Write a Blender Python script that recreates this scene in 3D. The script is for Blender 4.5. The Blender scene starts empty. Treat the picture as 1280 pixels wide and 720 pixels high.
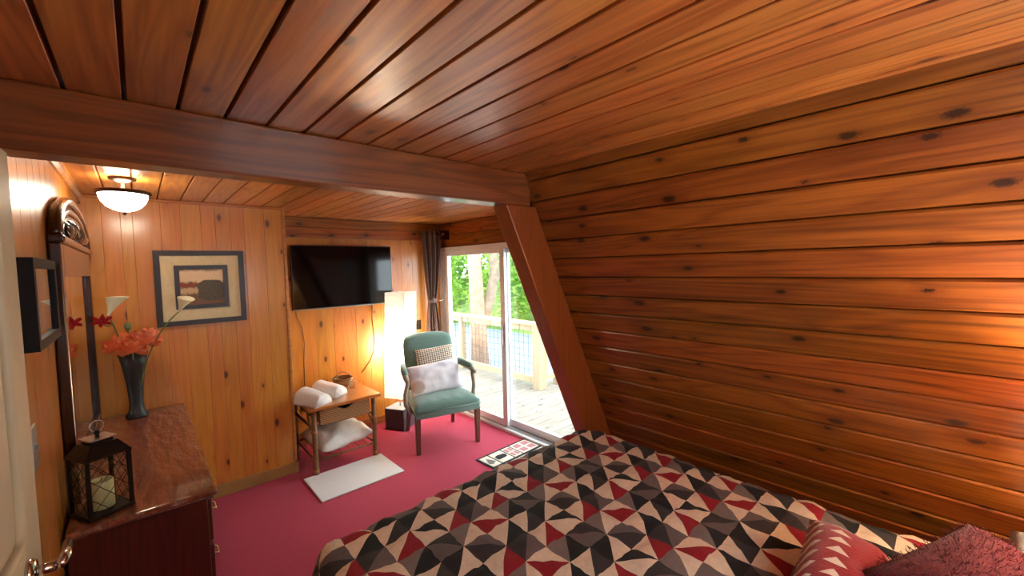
import bpy, bmesh, math, random
from math import sin, cos, pi, radians, sqrt, atan2
from mathutils import Vector, Matrix, noise

random.seed(7)
S = bpy.context.scene
C = S.collection

# ------------------------------------------------------------------ camera
def cam_matrix(yaw, pitch, roll, loc):
    f = Vector((sin(yaw)*cos(pitch), cos(yaw)*cos(pitch), sin(pitch)))
    r = Vector((cos(yaw), -sin(yaw), 0)); d = f.cross(r)
    r2 = r*cos(roll) + d*sin(roll); d2 = d*cos(roll) - r*sin(roll)
    m = Matrix((r2, -d2, -f)).transposed().to_4x4(); m.translation = loc
    return m
cam_data = bpy.data.cameras.new('camera')
cam = bpy.data.objects.new('camera', cam_data); C.objects.link(cam)
cam.matrix_world = cam_matrix(radians(42.128), radians(-3.002), radians(1.411), Vector((0, 0, 1.75)))
cam_data.sensor_width = 36; cam_data.lens = 36*517.7/1280; cam_data.clip_start = .02
S.camera = cam

# ------------------------------------------------------------------ sky and exposure
W = bpy.data.worlds.new('overcast_sky'); S.world = W; W.use_nodes = True
bg = W.node_tree.nodes['Background']
bg.inputs[0].default_value = (.92, .96, 1.0, 1); bg.inputs[1].default_value = 4.2
S.view_settings.view_transform = 'Standard'; S.view_settings.look = 'None'
S.view_settings.exposure = 1.1; S.view_settings.gamma = 1.0; S.view_settings.use_curve_mapping = False

CEILING_LAMP = 20.0; PAPER_LAMP = 19.0; BED_LAMP = 14.0; HALL_FILL = 4.0
WARM = (1.0, .72, .42)

# ------------------------------------------------------------------ key planes (metres)
XL, YB, YF, XS, ZC = -.26, 3.915, 4.48, 2.84, 2.29   # left wall, back wall, far wall, side wall, ceiling
XSTEP = .945
K = .46; KN = sqrt(1+K*K)
DN = Vector((K, 0, -1))/KN                            # down the sloped wall
NI = Vector((-1, 0, -K))/KN                           # into the room
YBEAM0, YBEAM1, ZBEAM = 1.75, 1.87, 2.10
def slope_x(z): return 1.70 + (ZC - z)*K

# ------------------------------------------------------------------ helpers
def link(o, parent=None):
    C.objects.link(o)
    if parent: o.parent = parent
    return o
def obj(name, bm, mat, parent=None, smooth=False, loc=None, rot=None):
    me = bpy.data.meshes.new(name)
    bmesh.ops.recalc_face_normals(bm, faces=bm.faces)
    bm.to_mesh(me); bm.free()
    for m in (mat if isinstance(mat, (list, tuple)) else [mat]): me.materials.append(m)
    if smooth:
        for p in me.polygons: p.use_smooth = True
    o = bpy.data.objects.new(name, me)
    if loc: o.location = loc
    if rot: o.rotation_euler = rot
    return link(o, parent)
def pydata(name, vs, fs, mat, parent=None, smooth=False, loc=None, rot=None):
    me = bpy.data.meshes.new(name); me.from_pydata([tuple(v) for v in vs], [], fs); me.update()
    for m in (mat if isinstance(mat, (list, tuple)) else [mat]): me.materials.append(m)
    if smooth:
        for p in me.polygons: p.use_smooth = True
    o = bpy.data.objects.new(name, me)
    if loc: o.location = loc
    if rot: o.rotation_euler = rot
    return link(o, parent)
def tag(o, label=None, cat=None, group=None, kind=None):
    if label: o['label'] = label
    if cat: o['category'] = cat
    if group: o['group'] = group
    if kind: o['kind'] = kind
    return o
def thing(name, label, cat, loc=(0, 0, 0), rz=0, group=None, rot=None):
    o = bpy.data.objects.new(name, None); C.objects.link(o)
    o.location = loc; o.rotation_euler = rot if rot else (0, 0, rz); o.empty_display_size = .05
    return tag(o, label, cat, group)
def bx(bm, x0, x1, y0, y1, z0, z1, bev=0, seg=2):
    r = bmesh.ops.create_cube(bm, size=1)
    vs = r['verts']
    for v in vs:
        v.co = Vector(((x0+x1)/2 + v.co.x*(x1-x0), (y0+y1)/2 + v.co.y*(y1-y0), (z0+z1)/2 + v.co.z*(z1-z0)))
    if bev:
        es = list({e for v in vs for e in v.link_edges})
        bmesh.ops.bevel(bm, geom=es, offset=bev, segments=seg, affect='EDGES', profile=.5)
    return bm
def box(name, x0, x1, y0, y1, z0, z1, mat, parent=None, bev=0, seg=2, smooth=False, **k):
    return obj(name, bx(bmesh.new(), x0, x1, y0, y1, z0, z1, bev, seg), mat, parent, smooth, **k)
def lathe(bm, prof, n=24, cx=0, cy=0, cap=True):
    rings = []
    for r, z in prof:
        rings.append([bm.verts.new((cx+r*cos(2*pi*i/n), cy+r*sin(2*pi*i/n), z)) for i in range(n)] if r > 1e-5 else [bm.verts.new((cx, cy, z))])
    for a, b in zip(rings, rings[1:]):
        for i in range(n):
            j = (i+1) % n
            if len(a) == 1 and len(b) == 1: continue
            if len(a) == 1: bm.faces.new((a[0], b[i], b[j]))
            elif len(b) == 1: bm.faces.new((a[i], a[j], b[0]))
            else: bm.faces.new((a[i], a[j], b[j], b[i]))
    if cap:
        for rg in (rings[0], rings[-1]):
            if len(rg) > 2: bm.faces.new(rg)
    return bm
def tube(bm, pts, rad, n=8, cap=True):
    """round bar through points; rad may be a list"""
    pts = [Vector(p) for p in pts]; R = rad if isinstance(rad, (list, tuple)) else [rad]*len(pts)
    rings = []; up = None
    for i, p in enumerate(pts):
        t = (pts[min(i+1, len(pts)-1)] - pts[max(i-1, 0)]).normalized()
        if up is None: up = Vector((0, 0, 1)) if abs(t.z) < .9 else Vector((1, 0, 0))
        a = t.cross(up).normalized(); b = a.cross(t).normalized(); up = b
        rings.append([bm.verts.new(p + (a*cos(2*pi*k/n) + b*sin(2*pi*k/n))*R[i]) for k in range(n)])
    for a, b in zip(rings, rings[1:]):
        for k in range(n):
            bm.faces.new((a[k], a[(k+1) % n], b[(k+1) % n], b[k]))
    if cap: bm.faces.new(rings[0]); bm.faces.new(rings[-1])
    return bm
def bez(p0, p1, p2, n=10):
    p0, p1, p2 = Vector(p0), Vector(p1), Vector(p2)
    return [p0*(1-t)**2 + p1*2*t*(1-t) + p2*t*t for t in [i/n for i in range(n+1)]]
def prism(bm, poly, lo, hi, axis='y'):
    """polygon extruded; poly is in the two other axes"""
    def P(a, b, h): return {'y': (a, h, b), 'x': (h, a, b), 'z': (a, b, h)}[axis]
    A = [bm.verts.new(P(a, b, lo)) for a, b in poly]; B = [bm.verts.new(P(a, b, hi)) for a, b in poly]
    bm.faces.new(A); bm.faces.new(B); n = len(poly)
    for i in range(n): bm.faces.new((A[i], A[(i+1) % n], B[(i+1) % n], B[i]))
    return bm
def bevel_all(bm, off, seg=2):
    bmesh.ops.bevel(bm, geom=list(bm.edges), offset=off, segments=seg, affect='EDGES', profile=.5); return bm

# ------------------------------------------------------------------ materials
def s2l(c): return tuple(((x/255)/12.92 if x/255 <= .04045 else ((x/255+.055)/1.055)**2.4) for x in c)
class NT:
    def __init__(s, name):
        s.m = bpy.data.materials.new(name); s.m.use_nodes = True
        s.t = s.m.node_tree; s.n = s.t.nodes; s.p = s.n['Principled BSDF']; s.out = s.n['Material Output']
    def node(s, t, **k):
        q = s.n.new(t)
        for a, v in k.items(): setattr(q, a, v)
        return q
    def put(s, sock, v):
        if hasattr(v, 'is_output') or isinstance(v, bpy.types.NodeSocket): s.t.links.new(v, sock)
        else:
            if isinstance(v, (tuple, list)) and len(v) == 3 and sock.type == 'RGBA': v = (*v, 1)
            sock.default_value = v
    def math(s, op, a, b=0., c=0., clamp=False):
        q = s.node('ShaderNodeMath', operation=op, use_clamp=clamp); s.put(q.inputs[0], a); s.put(q.inputs[1], b); s.put(q.inputs[2], c); return q.outputs[0]
    def vec(s, op, a, b):
        q = s.node('ShaderNodeVectorMath', operation=op); s.put(q.inputs[0], a); s.put(q.inputs[1], b); return q.outputs[0]
    def mix(s, f, a, b, mode='MIX'):
        q = s.node('ShaderNodeMix', data_type='RGBA', blend_type=mode); s.put(q.inputs[0], f); s.put(q.inputs[6], a); s.put(q.inputs[7], b); return q.outputs[2]
    def rng(s, v, a, b, c=0., d=1.):
        q = s.node('ShaderNodeMapRange', clamp=True); s.put(q.inputs[0], v)
        for i, x in enumerate((a, b, c, d)): s.put(q.inputs[i+1], x)
        return q.outputs[0]
    def noise(s, v, scale, detail=2., dist=0., rough=.5):
        q = s.node('ShaderNodeTexNoise'); s.put(q.inputs['Vector'], v)
        q.inputs['Scale'].default_value = scale; q.inputs['Detail'].default_value = detail; q.inputs['Distortion'].default_value = dist; q.inputs['Roughness'].default_value = rough
        return q.outputs[0]
    def coord(s, k='Object'): return s.node('ShaderNodeTexCoord').outputs[k]
    def bump(s, h, strength, dist=.01, normal=None):
        q = s.node('ShaderNodeBump'); q.inputs['Strength'].default_value = strength; q.inputs['Distance'].default_value = dist; s.put(q.inputs['Height'], h)
        if normal is not None: s.put(q.inputs['Normal'], normal)
        return q.outputs[0]
    def set(s, **k):
        names = dict(color='Base Color', rough='Roughness', metal='Metallic', coat='Coat Weight', coat_rough='Coat Roughness', normal='Normal', spec='Specular IOR Level', emit='Emission Color', estr='Emission Strength', sheen='Sheen Weight', trans='Transmission Weight', ior='IOR', alpha='Alpha')
        for a, v in k.items(): s.put(s.p.inputs[names[a]], v)
        return s.m
def plain(name, rgb, rough=.5, nscale=0, namp=.15, bump=0, bscale=200, **k):
    T = NT(name); c = s2l(rgb)
    if nscale:
        n = T.noise(T.coord(), nscale, 4)
        T.set(color=T.mix(T.rng(n, .3, .7), tuple(x*(1-namp) for x in c), tuple(min(1, x*(1+namp)) for x in c)))
    else: T.set(color=c)
    if bump: T.set(normal=T.bump(T.noise(T.coord(), bscale, 3), bump, .004))
    T.set(rough=rough, **k)
    return T.m
def wood(name, light, dark, knot=(70, 28, 10), along=0, ws=1., gs=1., rough=.34, coat=.5, coat_rough=.12, knots=.5, bump=.12, vary=.16, wave=.0, contrast=1., amount=1.0, streak=.25, wd=.02):
    T = NT(name); tc = T.coord()
    rnd = T.node('ShaderNodeObjectInfo').outputs['Random']
    off = T.math('MULTIPLY', rnd, 61.7)
    v = T.vec('ADD', tc, off)
    a = [7., 7., 7.]; a[along] = .62
    b = [95., 95., 95.]; b[along] = 2.2
    kk = [6.2, 6.2, 6.2]; kk[along] = 3.0
    va = T.vec('MULTIPLY', v, tuple(x*gs for x in a))
    n1 = T.noise(va, 1., 2.5, .5)
    rings = T.math('PINGPONG', T.math('MULTIPLY', n1, 9.), .5)
    rings = T.math('MULTIPLY', rings, 2.)
    fine = T.noise(T.vec('MULTIPLY', v, tuple(x*gs for x in b)), 1., 2.)
    fac = T.math('ADD', T.math('MULTIPLY', T.rng(rings, .25, 1.), .5), T.math('MULTIPLY', T.rng(fine, .3, .75), .5))
    fac = T.math('MULTIPLY', fac, 1.05*contrast, clamp=True)
    col = T.mix(fac, s2l(light), s2l(dark))
    if knots:
        q = T.node('ShaderNodeTexVoronoi', voronoi_dimensions='2D'); nd = T.node('ShaderNodeTexNoise'); T.put(nd.inputs['Vector'], T.vec('MULTIPLY', v, (28., 28., 28.))); vk = T.vec('ADD', T.vec('MULTIPLY', v, tuple(x*gs for x in kk)), T.vec('MULTIPLY', nd.outputs[1], (.09, .09, .09)))
        T.put(q.inputs['Vector'], vk); q.inputs['Scale'].default_value = 1.
        sep = T.node('ShaderNodeSeparateColor'); T.put(sep.inputs[0], q.outputs['Color'])
        gate = T.math('LESS_THAN', sep.outputs[0], knots)
        size = T.rng(sep.outputs[1], 0., 1., .45, 1.7)
        d = T.math('DIVIDE', q.outputs['Distance'], size)
        core = T.math('MULTIPLY', T.rng(d, .04, .08, 1., 0.), gate)
        halo = T.math('MULTIPLY', T.rng(d, .07, .26, .55, 0.), gate)
        col = T.mix(halo, col, s2l(dark))
        col = T.mix(T.math('MULTIPLY', core, .92*amount), col, s2l(knot))
    if streak:
        st = [34., 34., 34.]; st[along] = 1.1
        sn = T.noise(T.vec('MULTIPLY', T.vec('ADD', v, (3.3, 3.3, 3.3)), tuple(x*gs for x in st)), 1., 1.5, .3)
        col = T.mix(T.rng(sn, .60, .74, 0., streak), col, s2l(knot))
    val = T.rng(T.math('FRACT', T.math('MULTIPLY', rnd, 17.3)), 0., 1., 1.-vary, 1.+vary)
    h = T.node('ShaderNodeHueSaturation'); T.put(h.inputs['Color'], col); T.put(h.inputs['Value'], val)
    T.put(h.inputs['Hue'], T.rng(T.math('FRACT', T.math('MULTIPLY', rnd, 5.1)), 0., 1., .492, .508))
    hh = T.math('ADD', T.math('MULTIPLY', fine, .5), T.math('MULTIPLY', rings, .25))
    nb = T.bump(hh, bump, .003)
    if wave:
        w = [9., 9., 9.]; w[along] = 2.2
        nb = T.bump(T.noise(T.vec('MULTIPLY', v, tuple(x*ws for x in w)), 1., 2.), wave, wd, nb)
    T.set(color=h.outputs[0], rough=rough, coat=coat, coat_rough=coat_rough, normal=nb)
    return T.m

M = {}
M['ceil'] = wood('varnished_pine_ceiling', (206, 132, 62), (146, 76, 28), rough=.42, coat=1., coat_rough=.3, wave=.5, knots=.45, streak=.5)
M['far'] = wood('honey_pine_ceiling', (212, 138, 64), (168, 94, 36), rough=.38, coat=.55, coat_rough=.2, wave=.2, knots=.3)
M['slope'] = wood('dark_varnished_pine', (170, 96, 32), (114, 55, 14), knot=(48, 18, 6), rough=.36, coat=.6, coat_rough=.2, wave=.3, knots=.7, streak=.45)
M['wall'] = wood('golden_pine_wall', (208, 134, 50), (176, 96, 28), knot=(72, 30, 10), rough=.36, coat=.5, coat_rough=.18, wave=.15, knots=.5, vary=.06, contrast=.6, streak=0)
M['beam'] = wood('red_brown_beam', (154, 84, 38), (104, 50, 20), knot=(60, 24, 10), rough=.36, coat=.5, coat_rough=.14, knots=.25, wave=.1)
M['trimw'] = wood('pine_trim', (186, 118, 54), (150, 86, 34), rough=.4, coat=.3, knots=0)
M['tan'] = plain('tan_baseboard', (156, 116, 62), .45, 6)
M['wallgap'] = plain('wall_joint', (128, 72, 28), .7)
M['gap'] = plain('dark_groove', (96, 42, 16), .7)
M['carpet'] = plain('carpet_red', (178, 42, 70), .95, 60, .12, .6, 900, sheen=.1)
M['cream'] = plain('cream_paint', (206, 192, 158), .45, 8, .06)
M['white_vinyl'] = plain('white_vinyl', (232, 234, 236), .35)
M['alu'] = plain('brushed_aluminium', (170, 175, 180), .3, metal=.9)
M['chrome'] = plain('chrome', (210, 208, 205), .15, metal=1.)
M['black'] = plain('black_plastic', (14, 14, 15), .25)
M['screen'] = plain('tv_glass', (5, 6, 7), .08, spec=.5)
M['black_wood'] = plain('black_painted_wood', (20, 15, 13), .5, 12, .3, spec=.25)
M['white_paper'] = None
def glass(name, tint=(1, 1, 1), f=.08):
    T = NT(name); T.n.remove(T.p)
    tr = T.node('ShaderNodeBsdfTransparent'); tr.inputs[0].default_value = (*tint, 1)
    gl = T.node('ShaderNodeBsdfGlossy'); gl.inputs['Roughness'].default_value = .02
    lw = T.node('ShaderNodeLayerWeight')
    fr = T.math('ADD', T.math('MULTIPLY', T.math('POWER', lw.outputs[1], 5.), .9), .035)
    mx = T.node('ShaderNodeMixShader'); T.t.links.new(fr, mx.inputs[0]); T.t.links.new(tr.outputs[0], mx.inputs[1]); T.t.links.new(gl.outputs[0], mx.inputs[2])
    T.t.links.new(mx.outputs[0], T.out.inputs[0]); return T.m
M['glass'] = glass('window_glass', (.93, .97, .98))
M['clear'] = glass('clear_glass', (.97, .98, .97))
def translucent(name, rgb, amt=.5, tr_rgb=None, rough=.9, wr=0):
    T = NT(name); T.n.remove(T.p)
    d = T.node('ShaderNodeBsdfDiffuse'); t = T.node('ShaderNodeBsdfTranslucent'); mx = T.node('ShaderNodeMixShader')
    c = s2l(rgb); c2 = s2l(tr_rgb or rgb)
    if wr:
        n = T.noise(T.vec('MULTIPLY', T.coord(), (1., 1., 6.)), wr, 4)
        T.put(d.inputs[0], T.mix(T.rng(n, .35, .7), tuple(x*.88 for x in c), c)); T.put(t.inputs[0], T.mix(T.rng(n, .35, .7), tuple(x*.85 for x in c2), c2))
    else: d.inputs[0].default_value = (*c, 1); t.inputs[0].default_value = (*c2, 1)
    mx.inputs[0].default_value = amt
    T.t.links.new(d.outputs[0], mx.inputs[1]); T.t.links.new(t.outputs[0], mx.inputs[2]); T.t.links.new(mx.outputs[0], T.out.inputs[0]); return T.m
M['paper'] = translucent('crinkled_paper', (244, 238, 224), .55, (255, 247, 232), wr=14)
M['lampshade'] = translucent('linen_shade', (236, 216, 176), .3, (240, 200, 140))
def emis(name, rgb, strength):
    T = NT(name); return T.set(color=(.8, .8, .8), emit=rgb, estr=strength, rough=.3)

# ------------------------------------------------------------------ plank builder
def plank_mesh(L, w, t=.02, c=.004):
    """length on x, width on y, face at z=0 looking to +z"""
    cs = [(-w/2, -t), (w/2, -t), (w/2, -c), (w/2-c, 0), (-w/2+c, 0), (-w/2, -c)]
    vs = [(x, y, z) for x in (-L/2, L/2) for y, z in cs]; n = 6
    fs = [tuple(range(n))[::-1], tuple(range(n, 2*n))] + [(i, (i+1) % n, n+(i+1) % n, n+i) for i in range(n)]
    me = bpy.data.meshes.new('plank'); me.from_pydata(vs, [], fs); me.update(); return me
def plank(parent, mat, a, b, width, normal, t=.02, c=.004, name='plank'):
    """board whose face centre line runs a->b, facing normal"""
    a, b, n = Vector(a), Vector(b), Vector(normal).normalized()
    x = (b-a); L = x.length; x.normalize(); y = n.cross(x)
    me = plank_mesh(L, width, t, c); me.name = name; me.materials.append(mat)
    o = bpy.data.objects.new(name, me)
    m = Matrix((x, y, n)).transposed().to_4x4(); m.translation = (a+b)/2
    o.matrix_world = m
    link(o, parent); o.matrix_local = m
    return o
def structure(o, label, cat='structure'):
    return tag(o, label, cat, kind='structure')

# ================================================================== ROOM SHELL
PW = .128
# floor
fl = box('floor', XL-.03, XS+.02, -.55, YF+.05, -.12, 0, M['carpet']); structure(fl, 'dark pink red carpet covering the whole bedroom floor', 'floor')
# ceiling with boards on both sides of the beam
ce = box('ceiling', XL-.05, XS+.1, -.6, YF+.1, ZC+.02, ZC+.1, M['gap']); structure(ce, 'varnished pine board ceiling with dark grooves', 'ceiling')
i = -3
while True:
    x0 = .001 + PW*i
    x1 = x0 + PW
    if x0 > 1.76: break
    l, r = max(x0, XL), min(x1, 1.76)
    if r - l > .02:
        plank(ce, M['ceil'], ((l+r)/2, -.52, ZC), ((l+r)/2, YBEAM0+.01, ZC), (r-l)-.011, (0, 0, -1), c=.002)
    i += 1
i = -3
while True:
    x0 = .007 + .1295*i; x1 = x0 + .1295
    if x0 > XS: break
    l, r = max(x0, XL), min(x1, XS)
    if r - l > .02:
        ye = YB if r < XSTEP+.03 else YF
        plank(ce, M['far'], ((l+r)/2, YBEAM1-.01, ZC), ((l+r)/2, ye, ZC), (r-l)-.006, (0, 0, -1), c=.004)
    i += 1
# sloped right wall
bm = bmesh.new(); prism(bm, [(slope_x(2.36)+.03, 2.36), (slope_x(-.05)+.03, -.05), (slope_x(-.05)+.12, -.05), (slope_x(2.36)+.12, 2.36)], -.6, YBEAM1, 'y')
wr = obj('wall_right', bm, M['gap']); structure(wr, 'steep sloped wall of knotty pine boards beside the bed', 'wall')
O = Vector((1.70, 0, ZC)); s = .056 - .125
SMAX = ZC*KN
while s < SMAX:
    e = min(s+.125, SMAX); a = max(s, -.03)
    if e - a > .02:
        p = O + DN*((a+e)/2)
        # each board leans out a touch at its lower edge, as lapped boards do
        n = (NI + DN*.03).normalized()
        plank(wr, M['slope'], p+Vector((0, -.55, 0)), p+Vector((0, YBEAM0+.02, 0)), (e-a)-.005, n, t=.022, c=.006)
    s += .125
# left wall with boards (far part) and doorway near the camera
wl = box('wall_left', XL-.12, XL-.018, .70, YB+.1, -.02, ZC+.02, M['wallgap']); structure(wl, 'golden pine board wall on the left behind the dresser', 'wall')
y = .70; k = 0
while y < YB-.01:
    w = (.14, .17, .12, .155)[k % 4]; e = min(y+w, YB); k += 1
    plank(wl, M['wall'], (XL, (y+e)/2, 0), (XL, (y+e)/2, ZC), e-y-.002, (1, 0, 0), c=.002, t=.018); y = e
o = box('wall_left_near', XL-.12, XL, -.6, -.05, -.02, ZC+.02, M['wall']); o.name = 'wall_near'; structure(o, 'short pine wall stub beside the doorway', 'wall')
o = box('wall_over_door', XL-.12, XL, -.05, .70, 2.12, ZC+.02, M['wall']); o.name = 'wall_lintel'; structure(o, 'pine wall strip over the doorway by the cream door', 'wall')
# hall beyond the doorway
bm = bmesh.new(); bx(bm, -1.5, -1.42, -.6, 1.0, -.02, 2.3); bx(bm, -1.42, XL-.12, -.64, -.6, -.02, 2.3); bx(bm, -1.42, XL-.12, .96, 1.0, -.02, 2.3); bx(bm, -1.5, XL-.12, -.6, 1.0, 2.3, 2.36); bx(bm, -1.5, XL-.031, -.6, 1.0, -.12, 0)
o = obj('wall_hall', bm, M['cream']); structure(o, 'plain hall walls beyond the open doorway', 'wall')
hl = thing('hall_fill_light', 'added round glass ceiling light, out of view in the hall, brightening the near room', 'light', (-.9, .3, 2.3))  # unseen lamp added to brighten the bed and sloped wall from the left
obj('globe', lathe(bmesh.new(), [(.001, -.14), (.06, -.125), (.1, -.08), (.11, -.04), (.09, 0)], 24, cap=False), emis('hall_fill_globe', (1.0, .93, .84), HALL_FILL), hl, True)
obj('canopy', lathe(bmesh.new(), [(.001, 0), (.1, 0), (.1, -.02), (.001, -.02)], 24), plain('white_enamel', (225, 225, 225), .4), hl)
# front wall behind the bed head
WX0, WX1, WZ0, WZ1 = .5, 1.5, 1.15, 2.0
bm = bmesh.new(); bx(bm, XL-.1, WX0, -.66, -.55, -.02, ZC+.06); bx(bm, WX1, 3.0, -.66, -.55, -.02, ZC+.06); bx(bm, WX0, WX1, -.66, -.55, -.02, WZ0); bx(bm, WX0, WX1, -.66, -.55, WZ1, ZC+.06)
o = obj('wall_front', bm, M['wall']); structure(o, 'pine wall with an added window opening behind the head of the bed', 'wall')
w1 = bpy.data.objects.new('fill_window_1', None); C.objects.link(w1); w1.location = ((WX0+WX1)/2, -.6, WZ0); structure(w1, 'added white framed window, out of view, bringing daylight onto the bed', 'window')  # unseen window added to bring neutral daylight into the near half of the room
hw_, hh_ = (WX1-WX0)/2, WZ1-WZ0
bm = bmesh.new(); bx(bm, -hw_, -hw_+.05, -.03, .03, 0, hh_); bx(bm, hw_-.05, hw_, -.03, .03, 0, hh_); bx(bm, -hw_+.05, hw_-.05, -.03, .03, 0, .05); bx(bm, -hw_+.05, hw_-.05, -.03, .03, hh_-.05, hh_); bx(bm, -.015, .015, -.02, .02, .05, hh_-.05)
obj('fill_window_frame', bm, M['white_vinyl'], w1)
for a_, b_ in ((-hw_+.05, -.015), (.015, hw_-.05)): box('pane', a_, b_, -.003, .003, .05, hh_-.05, M['glass'], w1)
# back wall (picture)
wb = box('wall_back', XL-.05, XSTEP-.018, YB+.018, YF+.1, -.02, ZC+.02, M['wallgap']); structure(wb, 'golden knotty pine board wall behind the framed picture', 'wall')
seams = [XL, -.154, -.062, .0, .148, .26, .38, .47, .567, .658, .80, XSTEP]
for a, b in zip(seams, seams[1:]):
    plank(wb, M['wall'], ((a+b)/2, YB, 0), ((a+b)/2, YB, ZC), b-a-.0008, (0, -1, 0), c=.001, t=.018)
plank(wb, M['wall'], (XSTEP, (YB+YF)/2, 0), (XSTEP, (YB+YF)/2, ZC), YF-YB-.002, (1, 0, 0), c=.0015, t=.018)
o = box('trim_1', XSTEP-.012, XSTEP+.012, YB-.012, YB+.012, .1, ZC, M['trimw'], bev=.004); structure(o, 'thin vertical corner moulding at the end of the picture wall', 'trim')
# far wall (television)
wf = box('wall_far', XSTEP, XS+.1, YF+.018, YF+.1, -.02, ZC+.02, M['wallgap']); structure(wf, 'vertical honey pine board wall behind the television', 'wall')
seams = [XSTEP, 1.06, 1.2, 1.335, 1.51, 1.745, 1.895, 2.03, 2.17, 2.31, 2.45, 2.6, 2.72, XS]
for a, b in zip(seams, seams[1:]):
    plank(wf, M['wall'], ((a+b)/2, YF, 0), ((a+b)/2, YF, 2.09), b-a-.001, (0, -1, 0), c=.0014, t=.018)
for z0, z1 in ((2.085, 2.19), (2.19, ZC)):
    plank(wf, M['beam' if 0 else 'slope'], (XSTEP, YF-.028, (z0+z1)/2), (XS, YF-.028, (z0+z1)/2), z1-z0-.002, (0, -1, 0), c=.004, t=.046, name='header_board')
o = box('header_highlight', XSTEP+.05, XS, YF-.034, YF-.0285, 2.079, 2.089, M['trimw']); structure(o, 'narrow pale strip drawn as the highlight on the lower edge of the header board', 'trim')  # pale strip stands in for door light caught on the header's lower edge
# side wall round the sliding door
DY0, DY1, DZ = 2.12, 4.44, 2.0
ws = box('wall_side', XS+.018, XS+.12, DY0, YF+.1, DZ, ZC+.02, M['gap']); structure(ws, 'pine header boards over the sliding glass door', 'wall')
for z0, z1 in ((DZ+.005, 2.145), (2.145, ZC)):
    plank(ws, M['slope'], (XS, DY0, (z0+z1)/2), (XS, YF, (z0+z1)/2), z1-z0-.006, (-1, 0, 0), c=.004, t=.018)
plank(ws, M['wall'], (XS, (DY1+YF)/2+.0, 0), (XS, (DY1+YF)/2, DZ), YF-DY1-.002, (-1, 0, 0), c=.001, t=.1)
o = box('wall_cheek', XS, XS+.12, YBEAM1-.1, DY0, -.05, ZC+.02, M['slope']); structure(o, 'pine wall strip hidden behind the sloped post', 'wall')
bm = bmesh.new(); prism(bm, [(slope_x(ZC)+.03, ZC+.02), (slope_x(0)+.03, -.02), (XS+.05, -.02), (XS+.05, ZC+.02)], YBEAM1-.03, YBEAM1-.001, 'y')
o = obj('wall_dormer', bm, M['slope']); structure(o, 'triangular pine cheek beside the sloped post', 'wall')
# beam and rafter
bm = bmesh.new(); bx(bm, XL, slope_x(2.19), YBEAM0, YBEAM1, ZBEAM, ZC, .008, 2)
o = obj('trim_3', bm, M['beam']); structure(o, 'heavy dark varnished ceiling beam crossing the room', 'beam')
bm = bmesh.new(); prism(bm, [(slope_x(2.10)-.235, 2.10), (slope_x(2.10)+.005, 2.10), (slope_x(0)+.005, 0), (slope_x(0)-.235, 0)], YBEAM0, YBEAM1, 'y'); bevel_all(bm, .009)
M['rafter'] = wood('red_brown_rafter', (170, 94, 38), (142, 72, 26), along=2, rough=.38, coat=.4, knots=.2, contrast=.7, streak=0)
o = obj('trim_4', bm, M['rafter']); structure(o, 'heavy sloped timber post beside the sliding door', 'beam')
# baseboards
o = box('baseboard_back', .24, XSTEP+.016, YB-.016, YB, 0, .095, M['tan'], bev=.004); structure(o, 'tan baseboard under the picture wall', 'baseboard')
o = box('baseboard_far', XSTEP+.016, XS, YF-.016, YF, 0, .085, M['trimw'], bev=.004); structure(o, 'pine baseboard under the television wall', 'baseboard')
# ceiling moulding on the left wall
bm = bmesh.new(); prism(bm, [(XL, ZC), (XL+.03, ZC), (XL+.024, ZC-.016), (XL+.01, ZC-.03), (XL, ZC-.034)], YBEAM1, YB, 'y')
o = obj('trim_5', bm, M['trimw']); structure(o, 'ceiling moulding along the top of the left wall', 'trim')
o = box('trim_6', XL, XSTEP, YB-.014, YB, ZC-.02, ZC, M['trimw'], bev=.004); structure(o, 'thin ceiling moulding above the picture wall', 'trim')

# ================================================================== SLIDING DOOR
door = bpy.data.objects.new('door_1', None); C.objects.link(door); door.location = (XS, (DY0+DY1)/2, 0)
structure(door, 'white framed sliding glass door opening to the deck', 'door')
def D(name, x0, x1, y0, y1, z0, z1, mat, bev=.003, parent=None):
    cy = (DY0+DY1)/2
    return box(name, x0, x1, y0-cy, y1-cy, z0, z1, mat, parent or door, bev)
D('head_frame', -.012, .11, DY0, DY1, DZ-.055, DZ, M['white_vinyl'])
D('jamb', -.012, .11, DY1-.045, DY1, 0, DZ-.055, M['white_vinyl'])
D('jamb', -.012, .11, DY0, DY0+.045, 0, DZ-.055, M['white_vinyl'])
D('sill', -.03, .11, DY0+.045, DY1-.045, 0, .03, M['white_vinyl'])
D('casing', -.022, -.012, DY1-.02, DY1+.035, 0, DZ, M['white_vinyl'])
D('track', .01, .016, DY0+.045, DY1-.045, .03, .045, M['alu'], 0)
D('track', .06, .066, DY0+.045, DY1-.045, .03, .045, M['alu'], 0)
MY = 3.30
for nm, y0, y1, x0 in (('sliding_panel', MY-.035, DY1-.045, .005), ('fixed_panel', DY0+.045, MY+.035, .055)):
    cy = (DY0+DY1)/2; bm = bmesh.new(); x1 = x0+.035; t = .07
    bx(bm, x0, x1, y0-cy, y0+t-cy, .045, DZ-.056, .003); bx(bm, x0, x1, y1-t-cy, y1-cy, .045, DZ-.056, .003)
    bx(bm, x0, x1, y0+t-cy, y1-t-cy, .045, .045+t, .003); bx(bm, x0, x1, y0+t-cy, y1-t-cy, DZ-.056-t*.7, DZ-.056, .003)
    f = obj(nm, bm, M['white_vinyl'], door)
    bm = bmesh.new(); bx(bm, x0+.014, x0+.02, y0+t-.004-cy, y1-t+.004-cy, .045+t-.004, DZ-.056-t*.7+.004)
    obj('pane', bm, M['glass'], f)
D('door_handle', -.02, .006, MY-.005, MY+.012, .92, 1.12, M['white_vinyl'])

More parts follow.
